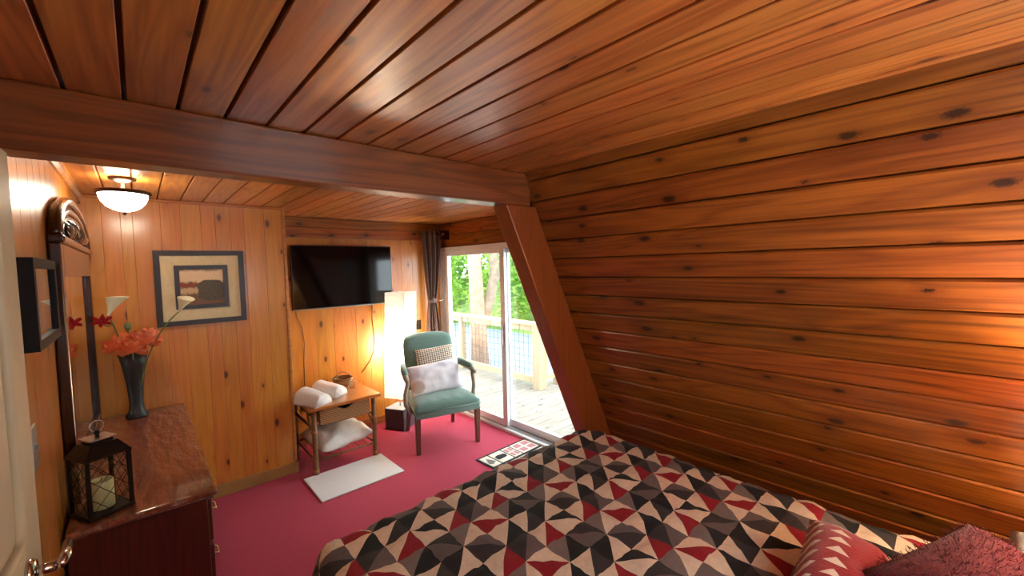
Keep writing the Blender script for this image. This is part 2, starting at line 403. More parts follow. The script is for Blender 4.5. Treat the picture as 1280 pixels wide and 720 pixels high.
# ================================================================== CREAM DOOR, opened flat along the left wall
hx, hy, ex, ey = -.238, .69, -.2036, 1.45
ang = atan2(ey-hy, ex-hx)
cd = bpy.data.objects.new('door_2', None); C.objects.link(cd); cd.location = (hx, hy, .012); cd.rotation_euler = (0, 0, ang)
structure(cd, 'cream painted panel door standing open along the left wall', 'door')
DW = sqrt((ex-hx)**2+(ey-hy)**2); DH = 2.02
box('slab', 0, DW, .003, .012, 0, DH, M['cream'], cd)            # local -y faces the room
for x0, x1 in ((0, .115), (DW-.115, DW)):
    box('stile', x0, x1, -.004, .016, 0, DH, M['cream'], cd, bev=.003)
for z0, z1 in ((0, .22), (1.0, 1.16), (DH-.12, DH)):
    box('rail', .115, DW-.115, -.004, .016, z0, z1, M['cream'], cd, bev=.003)
def rrect(x0, x1, z0, z1, r, y, n=6):
    p = []
    for cx, cz, a0 in ((x1-r, z1-r, 0), (x0+r, z1-r, 90), (x0+r, z0+r, 180), (x1-r, z0+r, 270)):
        for k in range(n+1):
            a = radians(a0+90*k/n); p.append((cx+r*cos(a), y, cz+r*sin(a)))
    p.append(p[0]); return p
for z0, z1 in ((.24, .98), (1.18, DH-.14)):
    bm = bmesh.new(); tube(bm, rrect(.13, DW-.13, z0, z1, .04, -.001), .011, 8, False); obj('panel_moulding', bm, M['cream'], cd, True)
    bm = bmesh.new(); bx(bm, .17, DW-.17, -.003, .003, z0+.04, z1-.04, .003); obj('raised_panel', bm, M['cream'], cd)
lev = obj('lever', tube(bmesh.new(), [(DW-.12, -.004, 1.11), (DW-.12, -.045, 1.11)], .011, 10), M['chrome'], cd, True)
obj('lever_arm', tube(bmesh.new(), [(DW-.125, -.05, 1.11), (DW-.09, -.056, 1.112), (DW-.02, -.05, 1.11)], [.011, .010, .008], 10), M['chrome'], lev, True)
obj('rose', lathe(bmesh.new(), [(.001, 0), (.028, 0), (.03, .004), (.024, .012), (.001, .014)], 20), M['chrome'], lev, True, loc=(DW-.12, -.004, 1.11), rot=(radians(90), 0, 0))
obj('knob', lathe(bmesh.new(), [(.001, 0), (.012, 0), (.012, .02), (.026, .03), (.027, .045), (.018, .055), (.001, .058)], 18), M['chrome'], cd, True, loc=(DW-.06, -.016, 1.11), rot=(radians(90), 0, 0)) if 0 else None

# ================================================================== CEILING LIGHT
cl = thing('ceiling_light', 'semi flush ceiling light with frosted glass bowl and dark metal rim', 'light', (-.03, 3.15, ZC))
M['bronze'] = plain('dark_bronze', (58, 36, 26), .35, metal=.7)
M['bowl'] = emis('lit_frosted_glass', (1.0, .86, .66), CEILING_LAMP)
obj('canopy', lathe(bmesh.new(), [(.001, 0), (.06, 0), (.058, -.012), (.03, -.025), (.008, -.03), (.008, -.07), (.001, -.07)], 24), M['bronze'], cl, True)
obj('rim', lathe(bmesh.new(), [(.075, -.075), (.118, -.074), (.122, -.084), (.112, -.094), (.100, -.092), (.074, -.078)], 32, cap=False), M['bronze'], cl, True)
obj('spoke', tube(bmesh.new(), [(-.1, 0, -.078), (.1, 0, -.078)], .006, 6), M['bronze'], cl)
b = obj('bowl', lathe(bmesh.new(), [(.104, -.089), (.102, -.108), (.092, -.135), (.074, -.158), (.048, -.175), (.02, -.184), (.001, -.186)], 32, cap=False), M['bowl'], cl, True)
obj('finial', lathe(bmesh.new(), [(.001, -.184), (.012, -.186), (.009, -.196), (.004, -.204), (.001, -.206)], 12), M['bronze'], b, True)

# ================================================================== PICTURE ON THE BACK WALL
pf = thing('framed_picture', 'dark framed landscape print with double frame on the golden pine wall', 'picture', (.365, YB, 1.372))
PWD, PHT = .548, .553
M['frame'] = plain('dark_walnut_frame', (40, 24, 20), .35, 10, .3)
M['mat'] = plain('cream_linen_mat', (214, 196, 158), .8, 40, .06)
def frame_bm(w, h, t, d0, d1, cz):
    bm = bmesh.new()
    o4 = [(-w/2, cz-h/2), (w/2, cz-h/2), (w/2, cz+h/2), (-w/2, cz+h/2)]; i4 = [(-w/2+t, cz-h/2+t), (w/2-t, cz-h/2+t), (w/2-t, cz+h/2-t), (-w/2+t, cz+h/2-t)]
    for k in range(4):
        j = (k+1) % 4
        prism(bm, [o4[k], o4[j], i4[j], i4[k]], d0, d1, 'y')
    return bm
obj('frame', frame_bm(PWD, PHT, .036, -.026, -.001, PHT/2), M['frame'], pf)
box('mat', -PWD/2+.03, PWD/2-.03, -.014, -.008, .03, PHT-.03, M['mat'], pf)
obj('inner_frame', frame_bm(.325, .325, .03, -.024, -.0142, PHT/2+.005), M['frame'], pf)
def art_mat():
    T = NT('landscape_print'); tc = T.coord('Generated')
    sp = T.node('ShaderNodeSeparateXYZ'); T.put(sp.inputs[0], tc); x, z = sp.outputs[0], sp.outputs[2]
    n = T.noise(tc, 9, 4, 1.); n2 = T.noise(tc, 40, 2)
    zz = T.math('ADD', z, T.math('MULTIPLY', T.math('SUBTRACT', n, .5), .18))
    col = T.mix(T.rng(zz, .60, .66), s2l((120, 84, 62)), s2l((226, 196, 160)))
    col = T.mix(T.rng(zz, .9, .98), col, s2l((150, 120, 90)))
    band = T.math('MULTIPLY', T.rng(T.math('ABSOLUTE', T.math('SUBTRACT', zz, .56)), .05, .07, 1., 0.), T.rng(x, .46, .5, 1., 0.))
    col = T.mix(band, col, s2l((142, 66, 44)))
    field = T.math('MULTIPLY', T.rng(T.math('ABSOLUTE', T.math('SUBTRACT', zz, .40)), .05, .09, 1., 0.), T.rng(x, .5, .55, 1., 0.))
    col = T.mix(field, col, s2l((198, 164, 124)))
    dx = T.math('DIVIDE', T.math('SUBTRACT', x, .70), .31); dz = T.math('DIVIDE', T.math('SUBTRACT', z, .40), .29)
    d = T.math('ADD', T.math('POWER', T.math('ABSOLUTE', dx), 4.), T.math('POWER', T.math('ABSOLUTE', dz), 4.))
    d = T.math('ADD', d, T.math('MULTIPLY', T.math('SUBTRACT', n, .5), 1.2))
    col = T.mix(T.rng(d, .8, 1.0, 1., 0.), col, T.mix(T.rng(n2, .4, .6), s2l((62, 56, 46)), s2l((104, 94, 78))))
    return T.set(color=col, rough=.5)
box('print', -.138, .138, -.0156, -.0141, PHT/2+.005-.138, PHT/2+.005+.138, art_mat(), pf)

# ================================================================== TELEVISION
tv = thing('television', 'large black flat television mounted on the pine wall', 'television', (1.615, YF-.09, 1.37))
TW, TH = 1.03, .635
M['bezel'] = plain('tv_bezel', (10, 10, 11), .3)
box('body', -TW/2, TW/2, -.018, .022, 0, TH, M['bezel'], tv, bev=.004)
box('screen', -TW/2+.009, TW/2-.009, -.0195, -.0175, .016, TH-.009, M['screen'], tv)
box('bottom_strip', -TW/2+.002, TW/2-.002, -.0205, -.017, .001, .007, M['alu'], tv)
box('wall_bracket', -.2, .2, .022, .055, .16, .46, M['black'], tv)

# hanging cords
M['cord'] = plain('brown_cord', (110, 62, 30), .5)
o = obj('power_cord', tube(bmesh.new(), [(1.15, YF-.012, 1.375), (1.155, YF-.01, 1.30), (1.2, YF-.01, 1.18), (1.215, YF-.01, 1.02), (1.2, YF-.01, .86), (1.195, YF-.01, .6)], .004, 6), M['cord'], smooth=True); tag(o, 'thin brown cord hanging from the left side of the television', 'cord')
o = obj('power_cord', tube(bmesh.new(), [(1.93, YF-.012, 1.375), (1.925, YF-.01, 1.2), (1.94, YF-.01, 1.0), (1.93, YF-.01, .84), (1.88, YF-.01, .73), (1.78, YF-.01, .62)], .004, 6), M['cord'], smooth=True); tag(o, 'thin brown cord hanging from the right side of the television', 'cord')
sw = thing('light_switch', 'small brown switch plate on the pine wall left of the curtain', 'switch', (2.50, YF, 1.07))
box('plate', -.035, .035, -.006, 0, -.057, .057, M['bronze'], sw, bev=.002)
box('toggle', -.005, .005, -.014, -.005, -.01, .012, M['black'], sw)

# ================================================================== CURTAIN
def curtain():
    t = thing('curtain', 'brown drape gathered and tied at the corner beside the sliding door', 'curtain', (2.66, 4.36, 0))
    M['drape'] = plain('taupe_brown_satin', (92, 68, 62), .45, 30, .12, sheen=.4)
    nu, nv = 60, 40; vs = []; fs = []
    for j in range(nv+1):
        z = .05 + (2.20-.05)*j/nv
        tz = 1.36
        w = .155 + .0*z
        q = abs(z-tz); w = .065 + .095*min(1, (q/.75)**.8) if z > tz else .065 + .07*min(1, (q/.6)**.8)
        sx = -.02*(1-min(1, q/.8))
        for i_ in range(nu+1):
            u = i_/nu*2-1
            a = u*3.4*pi
            amp = .028*(.55+.45*min(1, q/.3))
            x = sx + u*w; yy = amp*sin(a) + .012*sin(a*.5+z*2)
            # the sheet turns the corner
            vs.append((x*.62 - .01, yy*.8 - x*.30, z))
    for j in range(nv):
        for i_ in range(nu):
            p = j*(nu+1)+i_; fs.append((p, p+1, p+nu+2, p+nu+1))
    o = pydata('drape', vs, fs, M['drape'], t, True)
    m = o.modifiers.new('thickness', 'SOLIDIFY'); m.thickness = .003
    obj('tie', lathe(bmesh.new(), [(.044, 1.335), (.048, 1.345), (.049, 1.36), (.048, 1.375), (.044, 1.385)], 24, -.02, 0, False), M['drape'], t, True)
    obj('tie_hook', tube(bmesh.new(), [(.04, -.06, 1.36), (.075, -.07, 1.36), (.085, -.07, 1.375)], .006, 8), M['chrome'], t, True)
    r = thing('curtain_rod', 'dark curtain rod bracket with a bright end cap above the drape', 'rod', (2.72, 4.3, 2.15))
    obj('rod', tube(bmesh.new(), [(0, -.09, 0), (0, .12, 0)], .018, 12), M['bronze'], r, True)
    obj('end_cap', tube(bmesh.new(), [(0, -.10, 0), (0, -.09, 0)], .017, 12), M['chrome'], r)
    box('bracket', .0, .118, -.05, -.02, -.06, .05, M['bronze'], r, bev=.004)
curtain()

# ================================================================== PAPER FLOOR LAMP
lp = thing('floor_lamp', 'tall square white paper floor lamp on a dark box base', 'lamp', (2.10, 4.225, 0), radians(28))
M['lampbase'] = plain('dark_grey_box', (62, 62, 68), .6, 20, .15)
hw = .118
box('base', -hw, hw, -hw, hw, 0, .225, M['lampbase'], lp, bev=.004)
M['basetop'] = plain('grey_painted_top', (150, 150, 152), .4)
box('base_top', -hw+.004, hw-.004, -hw+.004, hw-.004, .224, .229, M['basetop'], lp)
obj('stem', tube(bmesh.new(), [(0, 0, .228), (0, 0, .62)], .008, 10), M['chrome'], lp, True)
sw_ = .121
bm = bmesh.new()
nz = 40; zs = [.345+(1.50-.345)*k/nz for k in range(nz+1)]; per = []
for a, b in (((-1, -1), (1, -1)), ((1, -1), (1, 1)), ((1, 1), (-1, 1)), ((-1, 1), (-1, -1))):
    for q in range(8): per.append((a[0]+(b[0]-a[0])*q/8, a[1]+(b[1]-a[1])*q/8))
rows = []
for z in zs:
    rows.append([bm.verts.new((x*sw_*(1+.012*noise.noise(Vector((x*4, y*4, z*14)))), y*sw_*(1+.012*noise.noise(Vector((x*4+9, y*4, z*14)))), z)) for x, y in per])
for a, b in zip(rows, rows[1:]):
    for q in range(32): bm.faces.new((a[q], a[(q+1) % 32], b[(q+1) % 32], b[q]))
lean = Matrix.Rotation(radians(-28), 3, 'Z') @ Vector((.743, -.669, 0))*.042
for v in bm.verts: v.co += lean*(v.co.z-.23)
shade = obj('shade', bm, M['paper'], lp)
for sx in (-1, 1):
    for sy in (-1, 1):
        obj('shade_wire', tube(bmesh.new(), [Vector((sx*sw_*.985, sy*sw_*.985, .345))+lean*.115, Vector((sx*sw_*.985, sy*sw_*.985, 1.5))+lean*1.27], .002, 5), M['basetop'], shade)
M['bulb'] = emis('lit_bulb', (1, .85, .65), 30)
obj('bulb', lathe(bmesh.new(), [(.001, .62), (.014, .62), (.016, .66), (.03, .70), (.03, .72), (.018, .745), (.001, .75)], 14), M['bulb'], lp, True)
ld = bpy.data.lights.new('floor_lamp_light', 'POINT'); ld.energy = PAPER_LAMP; ld.color = (1, .94, .85); ld.shadow_soft_size = .04
lo = bpy.data.objects.new('floor_lamp_light', ld); C.objects.link(lo); lo.parent = lp; lo.location = (0, 0, .86)

# ================================================================== PILLOWS
def pillow_bm(w, h, t, nu=22, nv=16, pinch=.06, seed=0, wr=.006, edge=.004):
    """flat on xy, thickness on z"""
    bm = bmesh.new(); sides = []
    for sgn in (1, -1):
        g = []
        for j in range(nv+1):
            row = []
            for i_ in range(nu+1):
                u, v = i_/nu*2-1, j/nv*2-1
                f = ((1-abs(u)**2.6)*(1-abs(v)**2.6))
                f = max(0, f)**.48
                x = u*w/2*(1-pinch*(1-abs(v)**1.5)*abs(u)**3*1.0); y = v*h/2*(1-pinch*(1-abs(u)**1.5)*abs(v)**3)
                z = sgn*(t/2*f)
                if f > .02: z += wr*noise.noise(Vector((u*3+seed, v*3, sgn*2+seed)))*min(1, f*2)
                row.append((x, y, z))
            g.append(row)
        sides.append(g)
    V = {}
    def vert(s, j, i_):
        key = (0 if (j in (0, nv) or i_ in (0, nu)) else s, j, i_)
        if key not in V: V[key] = bm.verts.new(sides[s][j][i_])
        return V[key]
    for s in (0, 1):
        for j in range(nv):
            for i_ in range(nu):
                f = (vert(s, j, i_), vert(s, j, i_+1), vert(s, j+1, i_+1), vert(s, j+1, i_))
                bm.faces.new(f if s == 0 else f[::-1])
    return bm

# ================================================================== ARMCHAIR
M['teal'] = plain('sage_teal_upholstery', (98, 126, 114), .85, 90, .12, .4, 500, sheen=.3)
M['chairwood'] = wood('chair_walnut', (104, 62, 44), (66, 36, 26), along=2, rough=.35, coat=.4, knots=0, gs=2)
M['armwood'] = plain('worn_grey_brown_wood', (150, 140, 122), .5, 14, .2)
CH = radians(-15)
ch = thing('armchair', 'sage green upholstered armchair with dark wooden legs by the glass door', 'chair', (2.245, 3.655, 0), CH)
# seat
def seat_bm():
    bm = bmesh.new(); nu, nv = 24, 20; top = []; bot = []
    for j in range(nv+1):
        v = j/nv                      # 0 front .. 1 back
        hwid = .325-.055*v
        yy = -.335+.62*v
        rt = []; rb = []
        for i_ in range(nu+1):
            u = i_/nu*2-1
            ed = max(0, (1-abs(u)**6))*max(0, 1-abs(2*v-1)**6)
            z = .44+.05*ed**.5 + .008*(1-u*u)
            if v < .25: z += .010*sin((u+1)*pi*5)*(1-v*4)*ed
            rt.append(bm.verts.new((u*hwid, yy+(.012 if v == 0 else 0), z)))
            rb.append(bm.verts.new((u*hwid, yy+(.012 if v == 0 else 0), .36)))
        top.append(rt); bot.append(rb)
    for j in range(nv):
        for i_ in range(nu):
            bm.faces.new((top[j][i_], top[j][i_+1], top[j+1][i_+1], top[j+1][i_])); bm.faces.new((bot[j][i_], bot[j+1][i_], bot[j+1][i_+1], bot[j][i_+1]))
    for a, b in ((top[0], bot[0]), (top[-1], bot[-1]), ([r[0] for r in top], [r[0] for r in bot]), ([r[-1] for r in top], [r[-1] for r in bot])):
        for i_ in range(len(a)-1): bm.faces.new((a[i_], a[i_+1], b[i_+1], b[i_]))
    return bm
obj('seat', seat_bm(), M['teal'], ch, True)
bm = bmesh.new(); prism(bm, [(-.325, -.332), (.325, -.332), (.27, .28), (-.27, .28)], .335, .40, 'z'); bevel_all(bm, .012, 3)
so = obj('seat_rail', bm, M['teal'], ch, True)
obj('piping', tube(bmesh.new(), [(-.27, .285, .402), (-.327, -.335, .402), (.327, -.335, .402), (.27, .285, .402)], .007, 6), M['teal'], so, True)
# back : arched, slightly raked
def back_bm():
    bm = bmesh.new(); nu, nv = 20, 22; F = []; B = []
    for j in range(nv+1):
        v = j/nv; rf = []; rb = []
        for i_ in range(nu+1):
            u = i_/nu*2-1
            hwid = .243+.034*v - .022*(max(0, v-.85)/.15)**2
            topz = 1.05-.028*u*u-.022*abs(u)**10
            z = .40+(topz-.40)*v
            puff = .04*max(0, (1-abs(u)**5))**.5*max(0, 1-abs(2*v-1)**8)**.5
            y0 = .235+.095*(z-.4)/.6
            x = u*hwid
            rf.append(bm.verts.new((x, y0-puff, z))); rb.append(bm.verts.new((x, y0+.045+puff*.4, z)))
        F.append(rf); B.append(rb)
    for j in range(nv):
        for i_ in range(nu):
            bm.faces.new((F[j][i_], F[j][i_+1], F[j+1][i_+1], F[j+1][i_])); bm.faces.new((B[j][i_], B[j+1][i_], B[j+1][i_+1], B[j][i_+1]))
    for a, b in ((F[0], B[0]), (F[-1], B[-1]), ([r[0] for r in F], [r[0] for r in B]), ([r[-1] for r in F], [r[-1] for r in B])):
        for i_ in range(len(a)-1): bm.faces.new((a[i_], a[i_+1], b[i_+1], b[i_]))
    return bm
obj('backrest', back_bm(), M['teal'], ch, True)
def leg_bm(p0, p1, w0, w1):
    bm = bmesh.new(); p0, p1 = Vector(p0), Vector(p1)
    A = [bm.verts.new(p0+Vector((x*w0, y*w0, 0))) for x, y in ((-1, -1), (1, -1), (1, 1), (-1, 1))]; B = [bm.verts.new(p1+Vector((x*w1, y*w1, 0))) for x, y in ((-1, -1), (1, -1), (1, 1), (-1, 1))]
    bm.faces.new(A); bm.faces.new(B)
    for k in range(4): bm.faces.new((A[k], A[(k+1) % 4], B[(k+1) % 4], B[k]))
    bevel_all(bm, .004, 2); return bm
for sx in (-1, 1):
    obj('leg', leg_bm((sx*.30, -.305, 0), (sx*.30, -.305, .36), .019, .026), M['chairwood'], ch)
    obj('leg', leg_bm((sx*.255, .335, 0), (sx*.24, .25, .36), .017, .024), M['chairwood'], ch)
    AX = -.03
    # arm : support rising from the seat, curved pad
    ar = obj('arm', tube(bmesh.new(), [(sx*.325, -.17, .36), (sx*.345+AX, -.175, .45), (sx*.35+AX, -.19, .56), (sx*.33+AX, -.215, .66), (sx*.335+AX, -.20, .70)], [.022, .021, .018, .02, .024], 10), M['armwood'], ch, True)
    obj('arm_rest', tube(bmesh.new(), [(sx*.34+AX, -.25, .695), (sx*.34+AX, -.2, .715), (sx*.32+AX, 0, .725), (sx*.27+AX, .25, .745)], [.02, .028, .026, .02], 10), M['armwood'], ar, True)
    obj('arm_pad', tube(bmesh.new(), [(sx*.338+AX, -.185, .725), (sx*.334+AX, -.15, .74), (sx*.315+AX, .02, .748), (sx*.29+AX, .15, .752), (sx*.285+AX, .19, .745)], [.012, .03, .033, .03, .012], 10), M['teal'], ar, True)
# cushions on the chair
def dash_mat():
    T = NT('woven_dash_print'); v = T.coord()
    sp = T.node('ShaderNodeSeparateXYZ'); T.put(sp.inputs[0], v)
    a = T.math('MULTIPLY', sp.outputs[0], 42.); b = T.math('MULTIPLY', sp.outputs[1], 52.)
    par = T.math('MODULO', T.math('ADD', T.math('FLOOR', a), T.math('ADD', T.math('FLOOR', b), 200.)), 2.)
    fa = T.math('ABSOLUTE', T.math('SUBTRACT', T.math('FRACT', a), .5)); fb = T.math('ABSOLUTE', T.math('SUBTRACT', T.math('FRACT', b), .5))
    m1 = T.math('MULTIPLY', T.math('LESS_THAN', fa, .40), T.math('LESS_THAN', fb, .24)); m2 = T.math('MULTIPLY', T.math('LESS_THAN', fa, .26), T.math('LESS_THAN', fb, .40))
    m = T.math('ADD', T.math('MULTIPLY', m1, par), T.math('MULTIPLY', m2, T.math('SUBTRACT', 1., par)))
    return T.set(color=T.mix(m, s2l((222, 206, 184)), s2l((52, 40, 36))), rough=.9)
o = obj('throw_pillow', pillow_bm(.42, .25, .10, seed=3, pinch=.05), dash_mat(), smooth=True)
cm = Matrix.Translation((2.245, 3.655, 0)) @ Matrix.Rotation(CH, 4, 'Z')
o.matrix_world = cm @ Matrix.Translation((.03, .18, .785)) @ Matrix.Rotation(radians(-4), 4, 'Y') @ Matrix.Rotation(radians(76), 4, 'X')
tag(o, 'small cream pillow with dark dash pattern on the green armchair', 'pillow')
def lumbar_mat():
    T = NT('white_pillow_faded_print'); v = T.coord(); n = T.noise(v, 7, 3, .8)
    sp = T.node('ShaderNodeSeparateXYZ'); T.put(sp.inputs[0], v)
    d = T.math('ADD', T.math('POWER', T.math('DIVIDE', T.math('ADD', sp.outputs[0], .2), .07), 2.), T.math('POWER', T.math('DIVIDE', T.math('ADD', sp.outputs[1], .06), .07), 2.))
    tan = T.math('MULTIPLY', T.rng(T.math('ADD', d, T.math('MULTIPLY', n, .8)), .9, 1.4, 1., 0.), .7)
    c = T.mix(T.rng(n, .45, .7), s2l((232, 226, 226)), s2l((206, 198, 206)))
    return T.set(color=T.mix(tan, c, s2l((186, 150, 116))), rough=.9)
o = obj('lumbar_pillow', pillow_bm(.55, .32, .13, seed=9, pinch=.05, wr=.014), lumbar_mat(), smooth=True)
o.matrix_world = cm @ Matrix.Translation((-.02, .02, .625)) @ Matrix.Rotation(radians(-5), 4, 'Y') @ Matrix.Rotation(radians(68), 4, 'X')
tag(o, 'white rectangular pillow with faded print leaning on the green armchair', 'pillow')

# ================================================================== SIDE TABLE
M['tabletop'] = wood('honey_table_top', (176, 104, 46), (138, 74, 28), along=0, rough=.28, coat=.6, coat_rough=.1, knots=0, gs=1.5)
M['rattan'] = plain('brown_rattan_pole', (120, 82, 44), .4, 30, .2)
def wicker():
    T = NT('woven_wicker'); v = T.coord(); sp = T.node('ShaderNodeSeparateXYZ'); T.put(sp.inputs[0], v)
    a = T.math('MULTIPLY', sp.outputs[0], 64.); b = T.math('MULTIPLY', sp.outputs[2], 110.)
    w = T.math('MULTIPLY', T.math('SINE', T.math('MULTIPLY', a, 3.14159)), T.math('SINE', T.math('MULTIPLY', b, 3.14159)))
    f = T.rng(w, -1., 1.)
    return T.set(color=T.mix(f, s2l((128, 86, 44)), s2l((172, 124, 70))), rough=.6, normal=T.bump(f, .6, .01))
M['wicker'] = wicker()
TX, TY = 1.315, 4.0
tb = thing('side_table', 'honey wood side table with wicker drawer and rattan pole legs', 'table', (TX, TY, 0))
TZ = .60
box('table_top', -.315, .315, -.345, .345, TZ-.03, TZ, M['tabletop'], tb, bev=.008, seg=3)
lx, ly = .262, .285
for sx in (-1, 1):
    for sy in (-1, 1):
        l = obj('leg', lathe(bmesh.new(), [(.001, 0), (.024, 0), (.026, .015), (.021, .03), (.021, .30), (.023, .31), (.023, .325), (.021, .335), (.02, TZ-.03), (.001, TZ-.03)], 14, sx*lx, sy*ly), M['rattan'], tb, True)
        for z in (.045, .38):
            obj('binding', lathe(bmesh.new(), [(.0225, z-.012), (.0255, z-.006), (.0255, z+.006), (.0225, z+.012)], 14, sx*lx, sy*ly, False), M['trimw'], l, True)
# wicker drawer with scooped top edge
def scoop(n=24, z0=.43, z1=.565, w=.215, dip=.045):
    p = [(-w, z0), (w, z0)]
    for k in range(n+1):
        x = w - 2*w*k/n; u = x/w
        p.append((x, z1 - dip*(0.5+0.5*cos(pi*min(1, abs(u)/.55)))))
    return p
dr = obj('drawer', prism(bmesh.new(), scoop(), -.30, -.285, 'y'), M['wicker'], tb)
obj('drawer_edge', tube(bmesh.new(), [(x, -.2925, z) for x, z in scoop()]+[(-.215, -.2925, .43)], .008, 6), M['rattan'], dr, True)
bm = bmesh.new(); bx(bm, -.215, -.205, -.285, .2, .435, .56); bx(bm, .205, .215, -.285, .2, .435, .56); bx(bm, -.205, .205, .19, .2, .435, .56); bx(bm, -.205, .205, -.285, .19, .43, .44)
obj('drawer_box', bm, M['wicker'], dr)
bk = obj('back_apron', prism(bmesh.new(), [(a, b-.03) for a, b in scoop(dip=-.0)], .29, .30, 'y'), M['wicker'], tb)
for sx in (-1, 1):
    obj('side_rail', tube(bmesh.new(), [(sx*lx, -ly, .40), (sx*lx, ly, .40)], .012, 8), M['rattan'], tb, True)
    obj('brace', tube(bmesh.new(), bez((sx*lx, -ly, .30), (sx*lx, -ly+.18, .38), (sx*lx, -ly+.2, .565)), .009, 8), M['rattan'], tb, True)
    obj('shelf_rail', tube(bmesh.new(), [(sx*lx, -ly, .13), (sx*lx, ly, .13)], .009, 8), M['rattan'], tb, True)
for sy in (-1, 1):
    obj('shelf_rail', tube(bmesh.new(), [(-lx, sy*ly, .13), (lx, sy*ly, .13)], .009, 8), M['rattan'], tb, True)
for k in range(6):
    x = -.2+.08*k
    obj('shelf_slat', tube(bmesh.new(), [(x, -ly, .135), (x, ly, .135)], .005, 6), M['rattan'], tb)
M['linen'] = plain('white_linen', (228, 222, 212), .9, 30, .05, .3, 300, sheen=.2)
o = obj('pillow', pillow_bm(.50, .46, .17, seed=5, wr=.02, pinch=.08), M['linen'], smooth=True, loc=(TX+.0, TY-.06, .235), rot=(radians(6), radians(-3), radians(8))); tag(o, 'white pillow lying on the low shelf of the side table', 'pillow')
o = box('storage_box', .962, 1.022, 4.12, 4.4, 0, .27, M['black'], bev=.01); tag(o, 'black box on the carpet behind the side table', 'box')
# towels
def towel_bm(r0, r1, L, seed):
    """folded towel: half round roll along y tapering, with a tucked lip"""
    bm = bmesh.new(); rows = []; n = 26; m = 16
    for j in range(m+1):
        v = j/m; r = r0+(r1-r0)*v; row = []
        for i_ in range(n):
            a = pi*1.0*i_/(n-1)
            rr = r*(1+.05*noise.noise(Vector((i_*.3, v*3, seed))))
            e = 1-.12*max(0, (v-.93)/.07)**2-.12*max(0, (.06-v)/.06)
            x = (.35*rr+.06)*1.05*cos(a); z = rr*1.12*sin(a)**.75*e
            row.append(bm.verts.new((x, (v-.5)*L+.02*cos(a), z)))
        rows.append(row)
    for a, b in zip(rows, rows[1:]):
        for i_ in range(n-1): bm.faces.new((a[i_], a[i_+1], b[i_+1], b[i_]))
        bm.faces.new((a[-1], a[0], b[0], b[-1]))
    bm.faces.new(rows[0]); bm.faces.new(rows[-1]); return bm
M['towel'] = plain('white_terry', (238, 234, 228), .95, 60, .04, .8, 700, sheen=.3)
for lab, x, y, rz, r0, r1 in (('rolled white towel nearest the front corner of the side table', 1.085, 3.83, 200, .115, .08), ('rolled white towel behind the first one on the side table', 1.27, 3.97, 206, .115, .08)):
    t = thing('rolled_towel', lab, 'towel', (x, y, TZ), radians(rz), 'white towels on the side table')
    obj('roll', towel_bm(r0, r1, .29, x*9), M['towel'], t, True)
    obj('hem', tube(bmesh.new(), [(-r1*1.1+2*r1*1.1*k/8, .112, .012+r1*.0) for k in range(9)], .006, 6), M['towel'], t, True)
bs = thing('basket', 'small round brown wicker basket behind the rolled towels', 'basket', (1.47, 4.18, TZ))
obj('bowl', lathe(bmesh.new(), [(.001, .0), (.06, 0), (.085, .035), (.095, .075), (.088, .075), (.078, .035), (.055, .008), (.001, .008)], 28), M['wicker'], bs, True)
obj('rim', lathe(bmesh.new(), [(.086, .07), (.098, .07), (.1, .08), (.092, .086), (.084, .08)], 28, cap=False), M['rattan'], bs, True)
obj('handle', tube(bmesh.new(), bez((-.09, 0, .075), (0, 0, .2), (.09, 0, .075), 14), .007, 6), M['rattan'], bs, True)
o = obj('drinking_glass', lathe(bmesh.new(), [(.001, 0), (.026, 0), (.032, .09), (.029, .09), (.023, .006), (.001, .006)], 20), M['clear'], smooth=True, loc=(1.505, 4.03, TZ)); tag(o, 'small clear glass standing in front of the wicker basket', 'glass')

# ================================================================== MATS ON THE FLOOR
bm = bmesh.new(); bx(bm, -.34, .34, -.235, .235, .002, .014, .006, 2)
o = obj('bath_mat', bm, M['towel'], loc=(1.285, 3.475, 0), rot=(0, 0, radians(0))); tag(o, 'white rectangular bath mat on the red carpet before the side table', 'mat')
rg = thing('doormat', 'narrow black bordered mat with bear and tree panels by the glass door', 'mat', (2.52, 2.62, 0), radians(2))
M['rug_black'] = plain('mat_black', (38, 32, 36), .95, 60, .2); M['rug_cream'] = plain('mat_cream', (222, 208, 188), .95, 60, .08); M['rug_red'] = plain('mat_faded_red', (178, 118, 122), .95, 60, .15); M['rug_grey'] = plain('mat_grey', (128, 120, 120), .95, 60, .15)
box('border', -.32, .32, -.36, .36, .001, .008, M['rug_black'], rg, bev=.002)
def silhouette(name, pts, cx, cy, sc, mat, z=.0105, flip=1):
    bm = bmesh.new(); f = bm.faces.new([bm.verts.new((cx+flip*x*sc, cy+y*sc, z)) for x, y in pts]); bmesh.ops.triangulate(bm, faces=[f])
    return obj(name, bm, mat, rg)
bear = [(-.5, -.32), (-.36, -.32), (-.33, -.1), (-.1, -.12), (.0, -.32), (.13, -.32), (.16, -.05), (.3, -.3), (.4, -.3), (.36, 0), (.5, .0), (.56, .08), (.44, .2), (.4, .28), (.34, .24), (.2, .28), (-.1, .34), (-.38, .28), (-.5, .1)]
tree = [(-.06, -.45), (.06, -.45), (.06, -.3), (.3, -.3), (.12, -.08), (.24, -.08), (.08, .14), (.16, .14), (0, .45), (-.16, .14), (-.08, .14), (-.24, -.08), (-.12, -.08), (-.3, -.3), (-.06, -.3)]
PX = [(-.30, -.205), (-.19, -.05), (-.035, .06), (.075, .29)]
